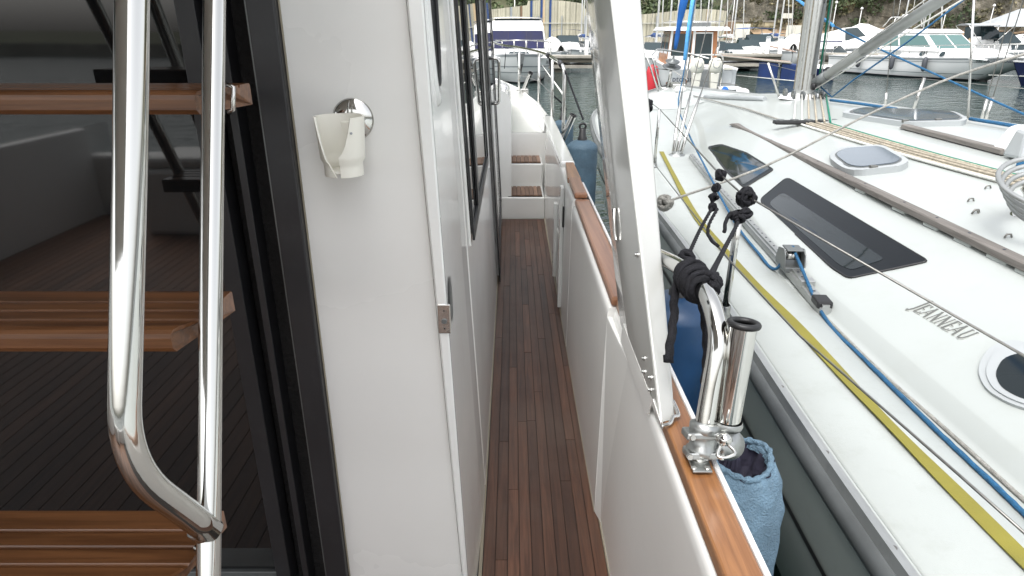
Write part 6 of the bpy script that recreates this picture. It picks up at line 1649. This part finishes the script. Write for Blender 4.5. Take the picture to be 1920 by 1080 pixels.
# right of the wing support
put(s1, 1226, 52, PI-.1, 1.0)
cp(m1, 1226, 46, PI-.5, 'white motorboat close behind the bow pulpit of the sailing yacht', .95)
cp(s1, 1243, 60, PI+.15, 'sailboat with pale sail cover behind the wheelhouse boat on the left', 1.0, {'blue canvas':'greycanvas'})
cp(m2, 1345, 58, PI, 'motorboat with green canopy right of the wheelhouse boat roof', .9, {'blue canvas':'green'})
cp(s1, 1366, 70, PI, 'sailboat whose thin mast stands just right of the wheelhouse boat', .95, {'blue canvas':'white paint' if False else 'offwhite'})
cp(m1, 1372, 50, PI+.3, 'open white motorboat on the quay side, right of the wheelhouse boat', .9)
cp(m2, 1425, 56, PI+.1, 'white motorboat with a blue bimini canopy in the middle of the row', 1.2)
cp(m1, 1402, 53, PI-.2, 'white motorboat directly left of the blue-canopied one in the row', 1.0)
cp(s1, 1436, 66, PI+.1, 'left of two sailboats rafted behind the blue bimini', .95, {'blue canvas':'offwhite'})
cp(s1, 1450, 69, PI, 'right of two sailboats rafted behind the blue bimini', .98)
cp(m3, 1484, 54, PI-.35, 'pale covered boat just left of the big mast', 1.1)
cp(m1, 1462, 58, PI+.4, 'small white motorboat between the blue bimini and the covered boat', .85)
cp(m1, 1320, 62, PI, 'white motorboat seen over the wheelhouse roof', 1.1)
cp(m1, 1285, 64, PI+.2, 'white motorboat behind the left part of the wheelhouse roof', 1.0)
for (px_,Y_s,lab_) in ((1262,64,'sailboat with thin mast between the wing support and the blue furled sail'),(1291,74,'sailboat whose mast stands directly right of the blue furled sail'),(1318,80,'sailboat far behind the wheelhouse roof, its mast left of the shrouds'),(1338,66,'sailboat with mast rising over the right end of the wheelhouse roof'),(1500,84,'far sailboat partly hidden by the big mast'),(1094,66,'sailboat with mast close to the left edge of the wing support'),(1087,72,'far sailboat with the left one of two masts beside the wing support')):
    cp(s1, px_, Y_s, PI+.1*math.sin(px_), lab_, .95, {'blue canvas':'offwhite'} if int(px_) % 2 else None)
cp(m1, 1395, 76, PI+1.2, 'motorboat in the far row below the stone wall, left', 1.0)
cp(m2, 1466, 78, PI+.8, 'far motorboat with grey canopy below the stone wall', 1.0, {'blue canvas':'greycanvas'})
# between mast and cruiser
cp(m3, 1600, 54, PI+1.25, 'long boat under a white cover with rope ties, right of the mast', 1.45)
cp(m2, 1578, 50, PI+1.1, 'small launch with violet-blue canopy on the quay right of the mast', .8, {'blue canvas':'navy'})
cp(m3, 1572, 66, PI+1.2, 'covered boat in the second row right of the mast', 1.1)
cp(m1, 1622, 70, PI+1.3, 'white motorboat in the second row above the long covered boat', 1.1)
cp(m1, 1655, 74, PI+1.2, 'white motorboat just left of the boom vang in the far row', 1.1)
cp(m1, 1640, 84, PI+1.3, 'far white motorboat below the earth bank', 1.2)
cp(s1, 1672, 78, PI+.2, 'far sailboat with twin thin stays left of the boom vang', 1.0, {'blue canvas':'offwhite'})
cp(s1, 1712, 82, PI+.1, 'far sailboat with a white mast rising behind the boom vang', 1.0)
cp(s1, 1722, 88, PI, 'farthest sailboat, its mast close beside another behind the boom vang', 1.0, {'blue canvas':'greycanvas'})
cp(m1, 1690, 60, PI+1.1, 'white motorboat behind the stern of the big cruiser', 1.1)
cp(m1, 1842, 52, PI+1.4, 'white motorboat with dark windscreen behind the cruiser, right', 1.5)
cp(m2, 1880, 50, PI+1.3, 'motorboat with grey flat canopy behind the bow of the cruiser', 1.3, {'blue canvas':'greycanvas'})
cp(m3, 1925, 58, PI+1.2, 'covered boat at the far right below the grey tent', 1.2)
r_ = rib('low inflatable boat in front of the stone wall boats'); put(r_, 1390, 48.5, PI+.6, 1.0); r_['label'] = 'grey inflatable boat on the far side of the quay, centre'
# navy hulled yacht at the far right
t = thing('navy_boat', (0,0,0), 'dark navy hulled boat at the right edge, beyond the bow of the white cruiser', 'boat')
mh, md, ed, rows = fhull(11, 3.6, 1.35, .3, .85, 2.2); part(mh,'hull','navyhull',t); part(md,'deck','white',t); part(band(rows,0,1,.05,.25,.02),'hull_line','white',t)
cabin(t,-1.2,1.2,-1.5,2.5,1.4,2.0,.2,.1,.9,'white',(('left',.1,.8,.3,.8),('right',.1,.8,.3,.8))); rail(ed,-4.5,5.0,.6,t,8,.014)
place(t, pxX(2075,33,1), 34.0, PI/2+.15); t.scale = (.8,.8,.72)
# small navy covered dinghy left of vang foot
t = thing('dinghy', (0,0,0), 'small boat with navy side and white top, right of the mast foot', 'dinghy')
mh, md, ed, rows = fhull(3.6,1.6,.75,.15,.9,2.2); part(mh,'hull','navyhull',t); part(md,'deck','white',t); part(MB().frustum(-.7,.7,-1.6,1.0,.72,1.0,.12,.1,.3),'cover','offwhite',t,.06)
place(t, pxX(1556,36,.5), 38.0, PI/2-.5); t.scale = (.62,.62,.8)
# white cowl seen over the neighbour's far rail, and blue bundle
mb = MB(); c = atY(1392,174,13.9); mb.lathe([(.14,-.10),(.145,0),(.12,.06),(.05,.09),(.0001,.095)],16,c); single(mb,'horseshoe_light','white','white round cap above the far foredeck rail','cowl')
mb = MB(); c = atY(1359,170,13.9); mb.tube(ball_knot(c,.06,.02,4,2),.03,6); single(mb,'rope_bundle','bluesail','bright blue bundle above the far foredeck rail','bundle')
# mooring lines across the water
line('dock_line', [Vector((pxX(1374,34,.6),33.5,.5)), Vector((pxX(1500,30,.7),30,.45))], .02, 'whiterope', 'thin mooring line across the water right of the outboards', 'rope')
line('dock_line', [Vector((pxX(1868,34,.6),34.5,.45)), Vector((pxX(1960,33,.7),32,.5))], .02, 'whiterope', 'thin mooring line from the bow of the white cruiser', 'rope')
line('dock_line', [Vector((pxX(1020,33,.6),35.5,.9)), atY(1058,180,9.5)], .015, 'whiterope', 'thin mooring line from the flybridge boat across the water', 'rope')
